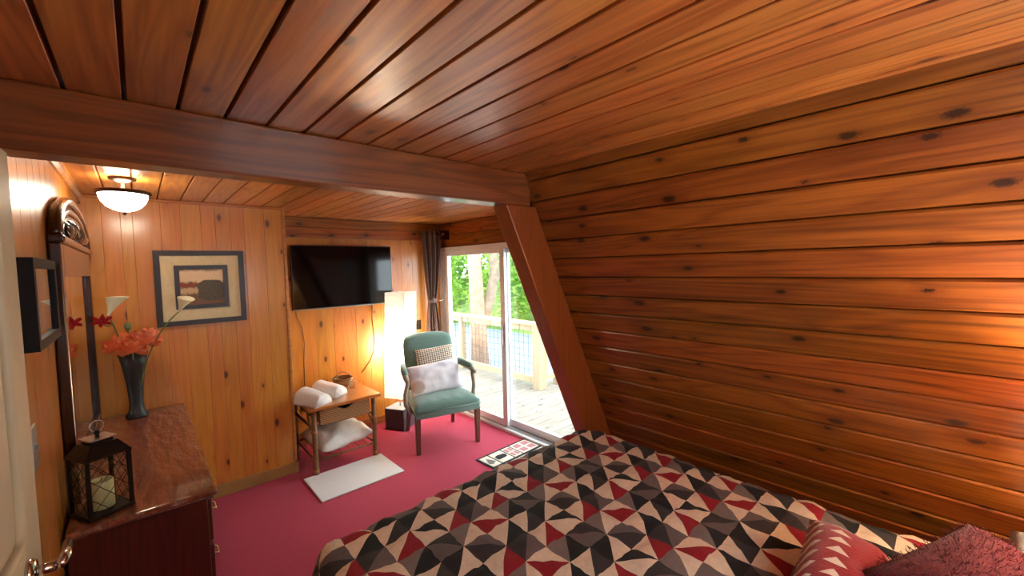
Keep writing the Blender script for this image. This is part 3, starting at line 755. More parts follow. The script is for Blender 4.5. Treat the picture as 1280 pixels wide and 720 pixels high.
for row, yc in enumerate((.235, .0, -.235)):
    for q, (a, b) in enumerate(PX):
        box('panel', a, b, yc-.1, yc+.1, .0075, .0098, M['rug_cream'], rg)
        cx, wd = (a+b)/2, b-a
        kind = (q+row) % 4
        if kind == 0: silhouette('tree_motif', tree, cx, yc, min(.14, wd*1.4), M['rug_grey'])
        elif kind == 1: silhouette('bear_motif', bear, cx, yc, min(.12, wd*.85), M['rug_black'])
        else:
            for ix in (-1, 1):
                for iy in (-1, 1):
                    box('check_motif', cx+ix*wd*.24-wd*.18, cx+ix*wd*.24+wd*.18, yc+iy*.045-.035, yc+iy*.045+.035, .0095, .0106, M['rug_red'], rg)

# ================================================================== DRESSER, MIRROR AND WHAT STANDS ON IT
M['mahog'] = wood('mahogany_top', (146, 80, 48), (108, 54, 30), along=1, rough=.28, coat=1., coat_rough=.05, knots=0, gs=1.3, wave=1., ws=2.6, wd=.03, vary=0)
M['mahog2'] = wood('mahogany_side', (92, 38, 22), (62, 24, 14), along=2, rough=.35, coat=.4, knots=0, gs=1.3, vary=0)
M['brass'] = plain('worn_brass', (190, 170, 130), .3, metal=1.)
DRL = (2.215, 3.885); DXF = .215
ds = thing('dresser', 'long mahogany dresser with glossy worn top against the left wall', 'dresser', (XL+.012, (DRL[0]+DRL[1])/2, 0))
dl = (DRL[1]-DRL[0])/2; dd = DXF-(XL+.012)
box('body', 0, dd-.035, -dl+.025, dl-.02, .07, .765, M['mahog2'], ds, bev=.004)
box('plinth', .02, dd-.05, -dl+.05, dl-.045, 0, .07, M['mahog2'], ds)
bm = bmesh.new(); bx(bm, 0, dd, -dl, dl, .772, .80, .008, 3); t_ = obj('dresser_top', bm, M['mahog'], ds)
bm = bmesh.new(); bx(bm, 0, dd-.014, -dl+.012, dl-.01, .758, .773, .006, 2); obj('top_moulding', bm, M['mahog2'], ds)
for r, (z0, z1) in enumerate(((.10, .31), (.325, .535), (.55, .745))):
    for c3 in range(3):
        y0 = -dl+.05+c3*(2*dl-.09)/3; y1 = y0+(2*dl-.09)/3-.015
        d = box('drawer', dd-.037, dd-.018, y0, y1, z0, z1, M['mahog2'], ds, bev=.005)
        for q in (.25, .75):
            yy = y0+(y1-y0)*q
            obj('pull', tube(bmesh.new(), [(dd-.018, yy-.035, (z0+z1)/2+.01), (dd+.004, yy-.03, (z0+z1)/2), (dd+.006, yy, (z0+z1)/2-.012), (dd+.004, yy+.03, (z0+z1)/2), (dd-.018, yy+.035, (z0+z1)/2+.01)], .005, 6), M['brass'], d, True)
# mirror
M['mirror'] = plain('mirror_glass', (235, 235, 235), .02, metal=1.)
M['mirwood'] = wood('dark_walnut_mirror', (62, 32, 22), (36, 18, 12), along=2, rough=.25, coat=.7, coat_rough=.1, knots=0, gs=1.5, vary=0)
mi = thing('mirror', 'tall dark wooden dresser mirror with carved arched crest on the left wall', 'mirror', (XL+.004, 3.17, .802))
my0, my1, mz1 = -.70, .70, 1.09
for a, b in ((my0, my0+.075), (my1-.075, my1)): box('stile', 0, .035, a, b, 0, mz1, M['mirwood'], mi, bev=.006)
box('rail', .002, .033, my0+.075, my1-.075, 0, .06, M['mirwood'], mi, bev=.004)
box('top_rail', 0, .035, my0+.075, my1-.075, mz1-.14, mz1, M['mirwood'], mi, bev=.004)
box('mirror_glass', .006, .016, my0+.07, my1-.07, .055, mz1-.135, M['mirror'], mi)
box('cornice', -.0, .05, my0-.015, my1+.015, mz1, mz1+.03, M['mirwood'], mi, bev=.008, seg=3)
# arched crest
CW, CHT = .68, .245
def arch(w, h, n=28, z0=0): return [(w*cos(pi*k/n), z0+h*sin(pi*k/n)) for k in range(n+1)]
cz = mz1+.03
crest = obj('crest', prism(bmesh.new(), arch(CW, CHT-.03, z0=cz), .0, .018, 'x'), M['mirwood'], mi)
for w, h, r in ((CW, CHT-.04, .022), (CW-.07, CHT-.09, .016), (CW-.13, CHT-.125, .012)):
    obj('arch_moulding', tube(bmesh.new(), [(.022, a, b) for a, b in arch(w, h, 32, cz)], r, 8), M['mirwood'], crest, True)
M['carve'] = plain('black_carving', (20, 14, 12), .2, coat=.8)
for k in range(7):
    a = (k-3)*.13
    hh = (CHT-.10)*sqrt(max(.05, 1-(a/(CW-.16))**2))*.8
    obj('carved_leaf', tube(bmesh.new(), bez((.018, a*.5, cz+.012), (.045, a*1.1, cz+hh*.5), (.022, a*1.25, cz+hh), 8), [.006+.016*sin(pi*q/8) for q in range(9)], 8), M['carve'], crest, True)
obj('finial', lathe(bmesh.new(), [(.001, cz+CHT-.05), (.03, cz+CHT-.045), (.035, cz+CHT-.02), (.018, cz+CHT), (.012, cz+CHT+.015), (.001, cz+CHT+.02)], 16, .022, 0), M['mirwood'], crest, True) if 0 else None
# small shadow box picture on the left wall
sb = thing('shadow_box', 'small deep black shadow box frame on the left wall before the mirror', 'picture', (XL, 2.028, 1.535))
sh_, sw2 = .275, .44
bm = bmesh.new()
o4 = [(-sw2/2, 0), (sw2/2, 0), (sw2/2, sh_), (-sw2/2, sh_)]; t = .03; i4 = [(-sw2/2+t, t), (sw2/2-t, t), (sw2/2-t, sh_-t), (-sw2/2+t, sh_-t)]
for k in range(4): prism(bm, [o4[k], o4[(k+1) % 4], i4[(k+1) % 4], i4[k]], 0, .042, 'x')
obj('frame', bm, M['black_wood'], sb)
T = NT('grey_shadow_box_print'); n = T.noise(T.coord(), 12, 3); M['sbprint'] = T.set(color=T.mix(T.rng(n, .4, .6), s2l((96, 92, 84)), s2l((160, 148, 132))), rough=.6)
box('print', .002, .012, -sw2/2+.025, sw2/2-.025, .025, sh_-.025, M['sbprint'], sb)
box('pane', .030, .033, -sw2/2+.026, sw2/2-.026, .026, sh_-.026, M['clear'], sb)
bm = bmesh.new(); bmesh.ops.create_icosphere(bm, subdivisions=2, radius=.03); obj('shell', bm, plain('orange_shell', (206, 130, 70), .4), sb, True, loc=(.02, .08, .10)) if 0 else bm.free()
# switch plate on the left wall
o = thing('switch_plate', 'silver light switch plate on the left wall beside the cream door', 'switch', (XL, 1.88, 1.24))
box('plate', 0, .007, -.037, .037, -.065, .065, M['alu'], o, bev=.002); box('toggle', .007, .014, -.004, .004, -.008, .008, M['alu'], o)
# lantern
ln = thing('lantern', 'dark metal candle lantern with lattice glass on the near dresser corner', 'lantern', (-.152, 2.35, .80), radians(27))
M['iron'] = plain('dark_iron', (34, 28, 26), .35, metal=.6); M['silver_cap'] = plain('pewter_cap', (206, 200, 192), .25, metal=.8)
q = .066
box('base', -q-.008, q+.008, -q-.008, q+.008, 0, .014, M['iron'], ln, bev=.003)
for sx in (-1, 1):
    for sy in (-1, 1): box('post', sx*q-.006, sx*q+.006, sy*q-.006, sy*q+.006, .014, .235, M['iron'], ln)
for ax in range(4):
    a = ax*pi/2; g = bmesh.new(); bx(g, -q+.006, q-.006, -q-.001, -q+.001, .018, .231)
    bmesh.ops.rotate(g, verts=g.verts, cent=(0, 0, 0), matrix=Matrix.Rotation(a, 3, 'Z')); pn = obj('pane', g, M['clear'], ln)
    g = bmesh.new()
    def seg_(x0, z0, x1, z1): tube(g, [(x0, -q-.003, z0), (x1, -q-.003, z1)], .0013, 4)
    stp = .072
    for k in range(-4, 5):
        # two families of diagonals clipped to the pane
        for sg in (1, -1):
            pts = []
            for e in range(0, 61):
                x = -q+.006+(2*q-.012)*e/60; z = .018+k*stp+sg*(x+q)*1.15 if sg > 0 else .018+(k+1)*stp+.0-(x+q)*1.15+.0
                if .018 <= z <= .231: pts.append((x, z))
            if len(pts) > 4: seg_(*pts[0], *pts[-1])
    bmesh.ops.rotate(g, verts=g.verts, cent=(0, 0, 0), matrix=Matrix.Rotation(a, 3, 'Z')); obj('lattice', g, M['iron'], pn)
bm = bmesh.new()
def frust(bm, w0, z0, w1, z1):
    A = [bm.verts.new((x*w0, y*w0, z0)) for x, y in ((-1, -1), (1, -1), (1, 1), (-1, 1))]; B = [bm.verts.new((x*w1, y*w1, z1)) for x, y in ((-1, -1), (1, -1), (1, 1), (-1, 1))]
    bm.faces.new(A); bm.faces.new(B)
    for k in range(4): bm.faces.new((A[k], A[(k+1) % 4], B[(k+1) % 4], B[k]))
frust(bm, q+.008, .233, q+.008, .239); frust(bm, q+.007, .239, .044, .285)
rf = obj('roof', bm, M['iron'], ln)
bm = bmesh.new(); frust(bm, .034, .285, .034, .30); obj('vent', bm, M['iron'], rf)
bm = bmesh.new(); frust(bm, .043, .30, .043, .305); obj('cap', bm, M['silver_cap'], ln)
obj('finial', lathe(bmesh.new(), [(.001, .305), (.009, .305), (.006, .312), (.011, .32), (.008, .33), (.001, .334)], 14), M['iron'], ln, True)
obj('ring', tube(bmesh.new(), [(.022*cos(2*pi*k/20), 0, .348+.022*sin(2*pi*k/20)) for k in range(21)], .002, 5, False), M['silver_cap'], ln, True)
cn = thing('candle', 'thick pale green pillar candle inside the dark lantern', 'candle', (-.152, 2.35, .8145))
obj('wax', lathe(bmesh.new(), [(.001, 0), (.038, 0), (.038, .108), (.034, .112), (.026, .106), (.001, .105)], 24), plain('pale_green_wax', (222, 220, 160), .5, 20, .05), cn, True)
obj('wick', tube(bmesh.new(), [(0, 0, .104), (.002, 0, .12)], .0015, 5), M['black'], cn)
# vase and flowers
VX, VY = -.045, 3.74
vs_ = obj('vase', lathe(bmesh.new(), [(.001, 0), (.058, 0), (.06, .012), (.042, .05), (.036, .10), (.044, .22), (.062, .36), (.078, .44), (.073, .44), (.056, .35), (.036, .2), (.03, .08), (.001, .06)], 30), plain('dark_purple_black_glaze', (34, 24, 23), .5, 6, .2), smooth=True, loc=(VX, VY, .80)); tag(vs_, 'tall flared black vase holding flowers on the dresser', 'vase')
M['stem'] = plain('green_stem', (96, 108, 52), .5); M['calla'] = translucent('calla_white', (240, 236, 214), .25, (220, 226, 170)); M['orange'] = translucent('coral_orange_petal', (240, 138, 92), .25, (240, 120, 70)); M['orange2'] = translucent('pale_coral_petal', (246, 162, 124), .25, (244, 140, 90)); M['maroon'] = translucent('maroon_petal', (132, 26, 34), .2, (160, 30, 30)); M['leafy'] = translucent('dusty_green_leaf', (120, 128, 96), .2)
def calla(label, base, mid, tip, yaw, sc=1., pitch=0):
    t = thing('calla_lily', label, 'flower', base)
    B = Vector(base); pts = bez((0, 0, 0), Vector(mid)-B, Vector(tip)-B, 12)
    obj('stem', tube(bmesh.new(), pts, .0045*sc, 8), M['stem'], t, True)
    bm = bmesh.new(); n, m = 24, 10; rows = []
    for j in range(m+1):
        v = j/m; row = []
        for i_ in range(n):
            a = 2*pi*i_/n
            r = (.006+.04*v**1.5)*sc
            lip = (.5+.5*cos(a))
            row.append(bm.verts.new((r*cos(a)*(1+.35*lip*v**3), r*sin(a), (.105*v+.04*lip*v**2)*sc)))
        rows.append(row)
    for a, b in zip(rows, rows[1:]):
        for i_ in range(n): bm.faces.new((a[i_], a[(i_+1) % n], b[(i_+1) % n], b[i_]))
    f = obj('spathe', bm, M['calla'], t, True, loc=Vector(tip)-B, rot=(0, pitch, yaw))
    obj('spadix', tube(bmesh.new(), [(0, 0, .015), (.004, 0, .06*sc)], [.006, .004], 8), plain('yellow_spadix', (220, 180, 60), .6), f, True)
zt = .8+.43
calla('white calla lily leaning left above the black vase', (VX-.01, VY-.01, .9), (VX-.04, VY-.05, 1.35), (-.145, 3.60, 1.505), radians(-20), 1., radians(22))
calla('white calla lily on the long green stem reaching right to the picture', (VX+.012, VY, .9), (VX+.06, VY-.1, 1.32), (.20, 3.58, 1.50), radians(-60), .95, radians(38))
def bloom(label, loc, R, seed, mat, npet=46, cat='flower', name='coral_bloom'):
    random.seed(seed)
    t = thing(name, label, cat, loc)
    obj('stem', tube(bmesh.new(), [(0, 0, 0), ((VX-loc[0])*.7, (VY-loc[1])*.7, -.1), (VX-loc[0], VY-loc[1], -.28)], .004, 6), M['stem'], t, True)
    for k in range(npet):
        th = random.uniform(0, 2*pi); ph = math.acos(random.uniform(-.35, 1)); d = Vector((sin(ph)*cos(th), sin(ph)*sin(th), cos(ph)))
        L = R*random.uniform(.75, 1.1); w = R*random.uniform(.36, .5)
        bm = bmesh.new(); g = []
        side = d.cross(Vector((0, 0, 1))).normalized() if abs(d.z) < .95 else Vector((1, 0, 0)); up = side.cross(d)
        tw = random.uniform(-.8, .8); side = (side*cos(tw)+up*sin(tw)).normalized(); up = side.cross(d)
        for j in range(5):
            v = j/4
            for i_ in range(-2, 3):
                u = i_/2; wd = w*sin(pi*(.15+.72*v))
                g.append(bm.verts.new(d*(L*(.25+.75*v)) + side*u*wd + up*(.25*w*u*u + .3*R*v*v + .06*R*sin(u*5+v*6+k))))
        for j in range(4):
            for i_ in range(4): bm.faces.new((g[j*5+i_], g[j*5+i_+1], g[j*5+i_+6], g[j*5+i_+5]))
        obj('petal', bm, mat, t, True)
    return t
bloom('left one of the ruffled coral orange blooms in the black vase', (VX-.055, VY-.07, 1.285), .092, 3, M['orange'], 60)
bloom('right one of the ruffled coral orange blooms in the black vase', (VX+.06, VY-.05, 1.30), .096, 5, M['orange2'], 60)
bloom('small coral bloom low at the front rim of the black vase', (VX, VY-.11, 1.255), .075, 8, M['orange'], 44)
def lily(label, loc, R, yaw):
    t = thing('red_lily', label, 'flower', loc, yaw)
    obj('stem', tube(bmesh.new(), bez((0, 0, 0), (.03, .02, -.1), (VX-loc[0]-.02, VY-loc[1]-.01, -.28)), .004, 6), M['stem'], t, True) if 0 else None
    for k in range(6):
        a = k*pi/3; bm = bmesh.new(); g = []
        for j in range(6):
            v = j/5
            for u in (-1, 0, 1): g.append(bm.verts.new((R*v, u*R*.24*sin(pi*(.1+.85*v)), .35*R*sin(v*2.4)-.02*abs(u))))
        for j in range(5):
            for i_ in range(2): bm.faces.new((g[j*3+i_], g[j*3+i_+1], g[j*3+i_+4], g[j*3+i_+3]))
        obj('petal', bm, M['maroon'], t, True, rot=(radians(50), 0, 0) if 0 else (0, 0, a))
    obj('stem', tube(bmesh.new(), bez((0, 0, 0), (.02, .02, -.12), Vector((VX-loc[0]-.02, VY-loc[1], -.25))), .004, 6), M['stem'], t, True)
    return t
l1 = lily('dark red lily beside the mirror in the black vase', (-.175, 3.60, 1.475), .052, .3)
l1.rotation_euler = (radians(42), radians(-18), .3)
lf = thing('green_bud', 'small dusty green bud above the coral blooms', 'bud', (-.06, 3.66, 1.42))
bm = bmesh.new(); lathe(bm, [(.001, -.03), (.014, -.018), (.019, 0), (.014, .02), (.001, .034)], 12); obj('bud', bm, M['leafy'], lf, True)
obj('stem', tube(bmesh.new(), [(0, 0, -.03), (.005, .03, -.12), (.01, .07, -.25)], .003, 6), M['stem'], lf, True)

# ================================================================== BED
QH = .655; QX0, QX1, QY1 = .455, 2.235, 1.755; QR = .09
bd = thing('bed', 'wide low bed under the patchwork quilt along the sloped wall', 'bed', (1.33, .7, 0))
M['white_fab'] = plain('grey_white_sheet', (206, 200, 198), .9, 20, .05)
box('bed_base', -.72, .78, -1.12, .90, .05, .30, M['black_wood'], bd, bev=.01)
box('mattress', -.76, .80, -1.15, .93, .30, QH-.05, M['white_fab'], bd, bev=.05, seg=4, smooth=True)
for sx in (-.66, .7):
    for sy in (-1.05, .83): box('leg', sx-.03, sx+.03, sy-.03, sy+.03, 0, .05, M['black_wood'], bd)
# quilt of half-square triangles
QC = {'b': (232, 210, 186), 'k': (26, 25, 27), 'd': (58, 50, 52), 'g': (108, 94, 92), 'l': (128, 114, 110), 'r': (150, 14, 32)}
qkeys = list(QC); qm = [plain('quilt_'+{'b': 'beige', 'k': 'black', 'd': 'charcoal', 'g': 'grey', 'l': 'light_grey', 'r': 'red'}[k], QC[k], .88, 50, .08, .25, 350, sheen=.03) for k in qkeys]
# cell(i mod 4, j mod 3): (diagonal, first triangle, second triangle); '/' : first upper-left, second lower-right; '\' : first lower-left, second upper-right
QP = {(3, 0): ('\\', 'r', 'b'), (2, 2): ('\\', 'd', 'g'), (2, 0): ('/', 'l', 'b'), (3, 2): ('/', 'b', 'k'), (2, 1): ('/', 'b', 'r'), (3, 1): ('/', 'd', 'g'),
      (1, 1): ('\\', 'b', 'k'), (1, 2): ('/', 'k', 'b'), (1, 0): ('\\', 'g', 'd'), (0, 0): ('/', 'l', 'k'), (0, 2): ('/', 'b', 'd'), (0, 1): ('/', 'b', 'r')}
QS, QOX, QOY = .1142, 1.128, 1.308
def quilt():
    N = 5; cellsx = range(-10, 14); cellsy = range(-14, 8)
    V = {}; vs = []; fs = []; mi_ = []
    ax0, ax1, ay1 = QX0+QR, QX1-QR, QY1-QR     # flat part
    def pos(u, v):
        ix, iy = min(max(u, ax0), ax1), min(v, ay1)
        dx, dy = u-ix, v-iy; d = sqrt(dx*dx+dy*dy)
        # corners are drawn in so the quilt turns the corner roundly
        if d < 1e-6: ox = oy = 0; n = Vector((0, 0))
        else: n = Vector((dx/d, dy/d))
        arc = QR*pi/2
        if d <= arc: a = d/QR; h = QR*sin(a); z = QH-QR+QR*cos(a)
        else: h = QR+.10*(d-arc); z = QH-QR-(d-arc)*.97
        wr = .014*noise.noise(Vector((u*5.2, v*5.2, .3)))+.010*noise.noise(Vector((u*15, v*15, 2.)))+.007*noise.noise(Vector((u*30, v*30, 5.)))
        seam = .009*(abs(sin((u-QOX)/QS*pi))*abs(sin((v-QOY)/QS*pi)))**.5
        fold = .02*sin((ix+iy+atan2(n.y, n.x)*.4)*26)*min(1, max(0, d-arc)/.2) if d > arc else 0
        x = ix+n.x*(h+fold); y = iy+n.y*(h+fold)
        p = Vector((x, y, z))
        nn = Vector((n.x*sin(min(d/QR, pi/2)), n.y*sin(min(d/QR, pi/2)), cos(min(d/QR, pi/2))))
        p += nn*(wr+seam)
        if p.z < .03: p.z = .03
        return p
    def vert(a, b):
        k = (a, b)
        if k not in V:
            # pieces are hand cut : seams wander
            u0, v0 = QOX+a*QS/N, QOY+b*QS/N
            ju = .010*noise.noise(Vector((u0*6, v0*6, 7))); jv = .010*noise.noise(Vector((u0*6, v0*6, 17)))
            V[k] = len(vs); vs.append(pos(u0+ju, v0+jv))
        return V[k]
    for i_ in cellsx:
        for j in cellsy:
            x0, y0 = QOX+i_*QS, QOY+j*QS
            if y0+QS > QY1+.55 or x0 < QX0-.62 or x0+QS > QX1+.46 or y0 < -.12: continue
            dg, A, B = QP[(i_ % 4, j % 3)]
            for p in range(N):
                for q_ in range(N):
                    a, b = i_*N+p, j*N+q_
                    c00, c10, c11, c01 = vert(a, b), vert(a+1, b), vert(a+1, b+1), vert(a, b+1)
                    if dg == '/':
                        if q_ > p: fs.append((c00, c10, c11, c01)); mi_.append(qkeys.index(A))
                        elif q_ < p: fs.append((c00, c10, c11, c01)); mi_.append(qkeys.index(B))
                        else: fs += [(c00, c11, c01), (c00, c10, c11)]; mi_ += [qkeys.index(A), qkeys.index(B)]
                    else:
                        if p+q_ < N-1: fs.append((c00, c10, c11, c01)); mi_.append(qkeys.index(A))
                        elif p+q_ > N-1: fs.append((c00, c10, c11, c01)); mi_.append(qkeys.index(B))
                        else: fs += [(c00, c10, c01), (c10, c11, c01)]; mi_ += [qkeys.index(A), qkeys.index(B)]
    o = pydata('quilt', vs, fs, qm, None, True)
    for p, m in zip(o.data.polygons, mi_): p.material_index = m
    tag(o, 'patchwork quilt of beige, black, grey and red triangles spread over the bed', 'quilt')
quilt()
# pillows at the head
def knit_mat():
    T = NT('red_knit_white_arrows'); v = T.coord(); sp = T.node('ShaderNodeSeparateXYZ'); T.put(sp.inputs[0], v)
    x, y = T.math('MULTIPLY', sp.outputs[1], -1.), sp.outputs[0]
    col = T.math('FLOOR', T.math('MULTIPLY', T.math('ADD', x, 1.), 13.))
    fx = T.math('FRACT', T.math('MULTIPLY', T.math('ADD', x, 1.), 13.)); fy = T.math('FRACT', T.math('MULTIPLY', T.math('ADD', y, 1.), 17.))
    tri = T.math('LESS_THAN', T.math('MULTIPLY', T.math('ABSOLUTE', T.math('SUBTRACT', fx, .5)), 2.), T.math('SUBTRACT', .95, T.math('MULTIPLY', fy, 1.35)))
    gate = T.math('LESS_THAN', T.math('MODULO', col, 3.), .5)
    m = T.math('MULTIPLY', T.math('MULTIPLY', tri, gate), T.math('GREATER_THAN', fy, .12))
    ch_ = T.math('MULTIPLY', T.math('LESS_THAN', T.math('ABSOLUTE', T.math('SUBTRACT', T.math('ABSOLUTE', T.math('SUBTRACT', fx, .5)), T.math('MULTIPLY', fy, .4))), .09), T.math('GREATER_THAN', T.math('MODULO', col, 3.), 1.5))
    f = T.math('MAXIMUM', m, T.math('MULTIPLY', ch_, T.math('LESS_THAN', fy, .85)))
    return T.set(color=T.mix(f, s2l((146, 8, 24)), s2l((214, 196, 180))), rough=.9, normal=T.bump(T.noise(v, 220, 2), .5, .004), sheen=.3)
def place(o, loc, rot): o.location = loc; o.rotation_euler = [radians(a) for a in rot]
o = obj('knit_pillow', pillow_bm(.48, .25, .18, seed=2, pinch=.05), knit_mat(), smooth=True); place(o, (1.60, .245, .725), (14, -4, 4)); tag(o, 'red knitted pillow with white arrow pattern on the quilt', 'pillow')
# fluffy crimson pillow with short pile
M['crimson'] = plain('crimson_plush', (96, 3, 18), .95, 120, .3, .8, 400, sheen=.12)
fp = obj('plush_pillow', pillow_bm(.48, .46, .20, 26, 22, seed=4, pinch=.05), M['crimson'], smooth=True); place(fp, (1.68, -.10, .77), (16, -8, -28)); tag(fp, 'crimson plush pillow leaning at the head of the bed', 'pillow')
def pile(root, n, L):
    random.seed(11); me = root.data; vs = []; fs = []; polys = list(me.polygons)
    for k in range(n):
        p = random.choice(polys); c = p.center + Vector((random.uniform(-1, 1), random.uniform(-1, 1), 0))*.012
        d = (p.normal + Vector((random.uniform(-.6, .6), random.uniform(-.6, .6), random.uniform(-.6, .6)))).normalized(); s_ = d.orthogonal().normalized()*.0012
        a = len(vs); vs += [c-s_, c+s_, c+d*L*random.uniform(.6, 1.1)]; fs.append((a, a+1, a+2))
    o = pydata('pile', vs, fs, M['crimson'], root); o['kind'] = 'stuff'
pile(fp, 7000, .016)
o = obj('bed_pillow', pillow_bm(.62, .42, .18, seed=12, pinch=.05, wr=.015), M['white_fab'], smooth=True); place(o, (2.05, -.31, .70), (4, 0, -4)); tag(o, 'grey white bed pillow in the corner beside the sloped wall', 'pillow')

# bedside wall lamp (beyond the right edge of the frame)
bl = thing('wall_lamp', 'warm shaded wall lamp over the head of the bed', 'lamp', (1.93, -.55, 1.24))
box('backplate', -.05, .05, 0, .015, -.06, .06, M['bronze'], bl, bev=.004)
obj('arm', tube(bmesh.new(), [(0, .015, -.03), (0, .1, -.05), (0, .17, -.05), (0, .19, -.02), (0, .19, .03)], .006, 8), M['bronze'], bl, True)
obj('shade', lathe(bmesh.new(), [(.10, -.03), (.095, .11)], 28, 0, .19, False), M['lampshade'], bl, True)
ld = bpy.data.lights.new('wall_lamp_light', 'POINT'); ld.energy = BED_LAMP; ld.color = (1, .84, .62); ld.shadow_soft_size = .03
lo = bpy.data.objects.new('wall_lamp_light', ld); C.objects.link(lo); lo.parent = bl; lo.location = (0, .19, .05)

# ================================================================== DECK AND YARD
M['deck'] = wood('weathered_deck', (140, 132, 120), (110, 103, 93), knot=(76, 70, 62), rough=.75, coat=0, knots=.3, bump=.3, vary=.06)
M['railw'] = wood('treated_pine_rail', (176, 158, 124), (150, 130, 98), along=2, rough=.7, coat=0, knots=.2, vary=.08)
bm = bmesh.new(); bx(bm, XS+.12, 6.2, -.5, 4.3, -.30, -.10); bx(bm, XS+.12, 4.4, 4.3, 9.0, -.30, -.10)
dk = obj('deck', bm, M['railw']); dk.name = 'floor_deck'; structure(dk, 'pale weathered wooden deck outside the glass door', 'floor')
y = -.5
while y < 8.98:
    plank(dk, M['deck'], (XS+.121, y+.07, -.06), (4.55 if y > 4.3 else 6.2, y+.07, -.06), .136, (0, 0, 1), t=.035, c=.004, name='deck_board'); y += .14
# railing along the far edge of the deck
RX = 4.28; RY = 4.20; RZ = .92
rl = thing('deck_railing', 'wooden deck railing with black wire mesh along the far edge', 'railing', (RX, RY, -.06))
H0 = .06
def RB(name, x0, x1, y0, y1, z0, z1, parent=rl, bev=.004): return box(name, x0-RX, x1-RX, y0-RY, y1-RY, z0+H0, z1+H0, M['railw'], parent, bev)
RB('post', RX-.05, RX+.09, RY-.07, RY+.07, -.06, RZ-.04)
for yy in (6.1, 8.0): RB('post', RX-.04, RX+.05, yy-.045, yy+.045, -.06, RZ-.04)
RB('top_rail', RX-.06, RX+.09, RY-.1, 8.9, RZ-.04, RZ)
RB('under_rail', RX-.02, RX+.02, RY+.07, 8.9, RZ-.13, RZ-.04)
RB('bottom_rail', RX-.03, RX+.03, RY+.07, 8.9, .02, .11)
bm = bmesh.new()
yy = RY+.1
while yy < 8.9: bx(bm, -.002, .002, yy-RY-.002, yy-RY+.002, .11+H0, RZ-.13+H0); yy += .1
zz = .2
while zz < RZ-.14: bx(bm, -.002, .002, .07, 4.7, zz+H0-.002, zz+H0+.002); zz += .1
M['wire'] = plain('dark_wire', (60, 64, 72), .5)
o = obj('wire_mesh', bm, M['wire'], rl); o['kind'] = 'stuff'
r2 = thing('stair_railing', 'wooden baluster railing running out from the corner post', 'railing', (RX+.1, RY, -.06))
def R2(name, x0, x1, y0, y1, z0, z1): return box(name, x0-RX-.1, x1-RX-.1, y0-RY, y1-RY, z0+H0, z1+H0, M['railw'], r2, .004)
R2('top_rail', RX+.091, 6.1, RY-.045, RY+.045, RZ-.045, RZ-.005)
R2('bottom_rail', RX+.091, 6.1, RY-.02, RY+.02, .05, .11)
R2('post', RX+.36, RX+.45, RY-.045, RY+.045, -.06, RZ-.05)
for k in range(9):
    x = RX+.16+.19*k
    if abs(x-RX-.4) < .08: continue
    R2('baluster', x-.018, x+.018, RY-.02, RY+.02, .11, RZ-.05)
# ground, road
M['grass'] = plain('rough_grass', (116, 140, 76), .95, 3, .3); M['road'] = plain('grey_gravel_road', (120, 130, 142), .9, 6, .1)
bm = bmesh.new(); g = []
NX, NY = 14, 16
for i_ in range(NX+1):
    for j in range(NY+1):
        x = 3.0+i_*1.6; y_ = -4+j*1.9; z = -.55 + max(0, x-11.5)*.22 + .04*noise.noise(Vector((x, y_, 0)))
        if x < 6.3: z = -.62
        g.append(bm.verts.new((x, y_, z)))
for i_ in range(NX):
    for j in range(NY): bm.faces.new((g[i_*(NY+1)+j], g[(i_+1)*(NY+1)+j], g[(i_+1)*(NY+1)+j+1], g[i_*(NY+1)+j+1]))
o = obj('floor_yard', bm, M['grass'], smooth=True); structure(o, 'grassy yard falling away beyond the deck railing', 'ground')
bm = bmesh.new(); prism(bm, [(4.9, -3), (9.2, -3), (9.6, 24), (4.9, 24)], -.56, -.49, 'z')
o = obj('road', bm, M['road']); tag(o, 'pale grey gravel drive beyond the deck railing', 'road', kind='structure')
# trees
M['bark'] = plain('pale_brown_bark', (158, 134, 112), .9, 8, .25, .8, 40)
M['bark2'] = plain('grey_brown_bark', (134, 118, 100), .9, 8, .25, .8, 40)
LEAF = [translucent('leaf_yellow_green', (146, 180, 92), .5, (180, 214, 104)), translucent('leaf_mid_green', (112, 154, 88), .45, (146, 190, 92)), translucent('leaf_deep_green', (84, 130, 84), .4, (112, 162, 92))]
def leaves(name, blobs, n, size, mat, parent, seed):
    rnd_ = random.Random(seed); vs = []; fs = []; tot = sum(b[3]*b[4] for b in blobs)
    for bx_, by_, bz_, rx_, rz_ in blobs:
        for k in range(int(n*rx_*rz_/tot)):
            th = rnd_.uniform(0, 2*pi); c_ = rnd_.uniform(-1, 1); r_ = rnd_.uniform(.55, 1)**.5; s_ = sqrt(1-c_*c_)
            p = Vector((bx_+rx_*r_*s_*cos(th), by_+rx_*r_*s_*sin(th), bz_+rz_*r_*c_))
            d = Vector((rnd_.uniform(-1, 1), rnd_.uniform(-1, 1), rnd_.uniform(-.7, .5))).normalized(); w_ = d.cross(Vector((rnd_.uniform(-.4, .4), rnd_.uniform(-.4, .4), 1))).normalized()
            L = size*rnd_.uniform(.7, 1.3); W_ = L*.32; a = len(vs)
            vs += [p, p+d*L*.5+w_*W_, p+d*L, p+d*L*.5-w_*W_]; fs.append((a, a+1, a+2, a+3))
    o = pydata(name, vs, fs, mat, parent); o['kind'] = 'stuff'; return o
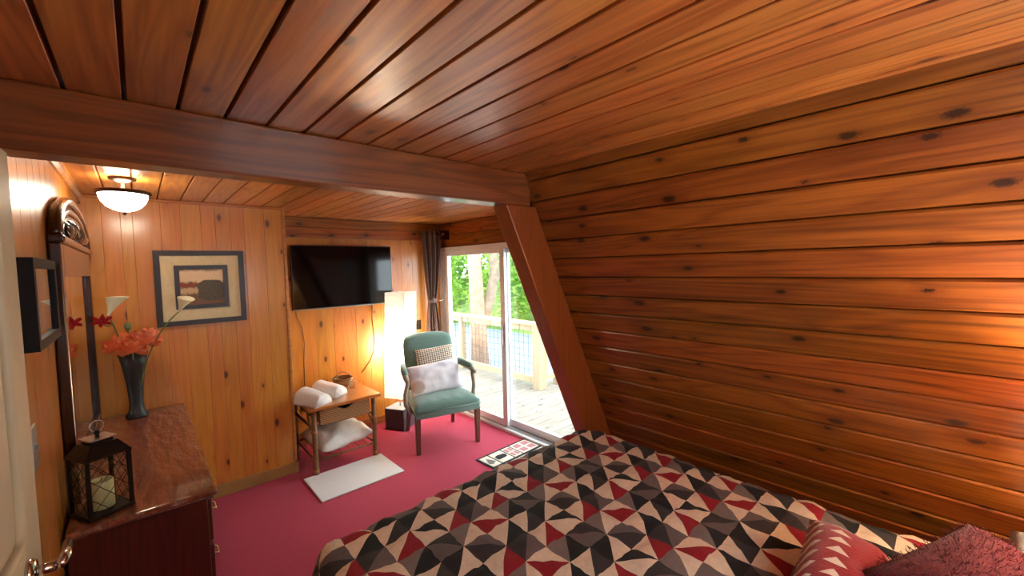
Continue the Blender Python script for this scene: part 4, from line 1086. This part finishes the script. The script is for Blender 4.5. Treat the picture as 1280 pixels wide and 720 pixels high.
def tree(label, x, y_, zg, h, tr, blobs, n, mat, bark, seed, lean=0, size=.2, name='tree'):
    t = thing(name, label, 'tree', (x, y_, zg))
    obj('trunk', tube(bmesh.new(), [(0, 0, -.1), (lean*.2, 0, h*.25), (lean*.5, .05, h*.55), (lean, .1, h)], [tr*1.3, tr, tr*.85, tr*.55], 12), bark, t, True)
    leaves('foliage', blobs, n, size, mat, t, seed); return t
t = tree('forked pale trunked tree standing nearest the deck railing', 5.75, 7.5, -.6, 5.4, .17, [(.3, .4, 5.0, 1.6, .9), (-.4, 0, 5.4, 1.3, .9)], 1600, LEAF[1], M['bark'], 1, -.15)
obj('branch', tube(bmesh.new(), [(0, 0, .9), (.2, -.1, 1.5), (.33, -.18, 2.1), (.3, -.2, 3.4), (.22, -.2, 5.0)], [.15, .13, .12, .11, .08], 10), M['bark2'], t, True)
hedge = [(9.3, 15.6, 0, 'bright yellow green leafy tree beside the left edge of the pane'), (10.6, 12.2, 0, 'bright yellow green leafy tree behind the forked trunk'), (11.5, 8.9, 2, 'deep green leafy tree seen above the corner post of the deck'), (13.9, 13.6, 1, 'mid green leafy tree in the second row behind the forked trunk'), (14.8, 10.3, 1, 'mid green leafy tree in the second row behind the door mullion'), (11.6, 4.7, 2, 'deep green leafy tree hidden behind the sloped post'), (12.4, 19.6, 1, 'mid green leafy tree in the second row nearest the curtain')]
for k, (x, y_, c_, lab) in enumerate(hedge):
    tree(lab, x, y_, -.5, 4.5, .12, [(0, 0, 1.2, 1.5, 1.2), (.2, .3, 3.0, 1.6, 1.5), (.0, -.3, 4.8, 1.4, 1.2)], 2600, LEAF[c_], M['bark2'], 20+k, .1, .26)
# distant woods behind
bk_ = thing('tree', 'wide distant woodland bank behind the leafy trees', 'tree', (21, 13, 0)); leaves('foliage', [(0, -6, 2.5, 3, 3.5), (0, -2, 3, 3, 4), (0, 2, 3, 3, 4), (-1, 6, 3, 3, 4), (-4, 9, 3, 3, 4), (-1, -3, 7, 3, 3), (-2, 2, 7, 3, 3), (-4, 6, 7, 3, 3)], 17000, .6, LEAF[1], bk_, 99)
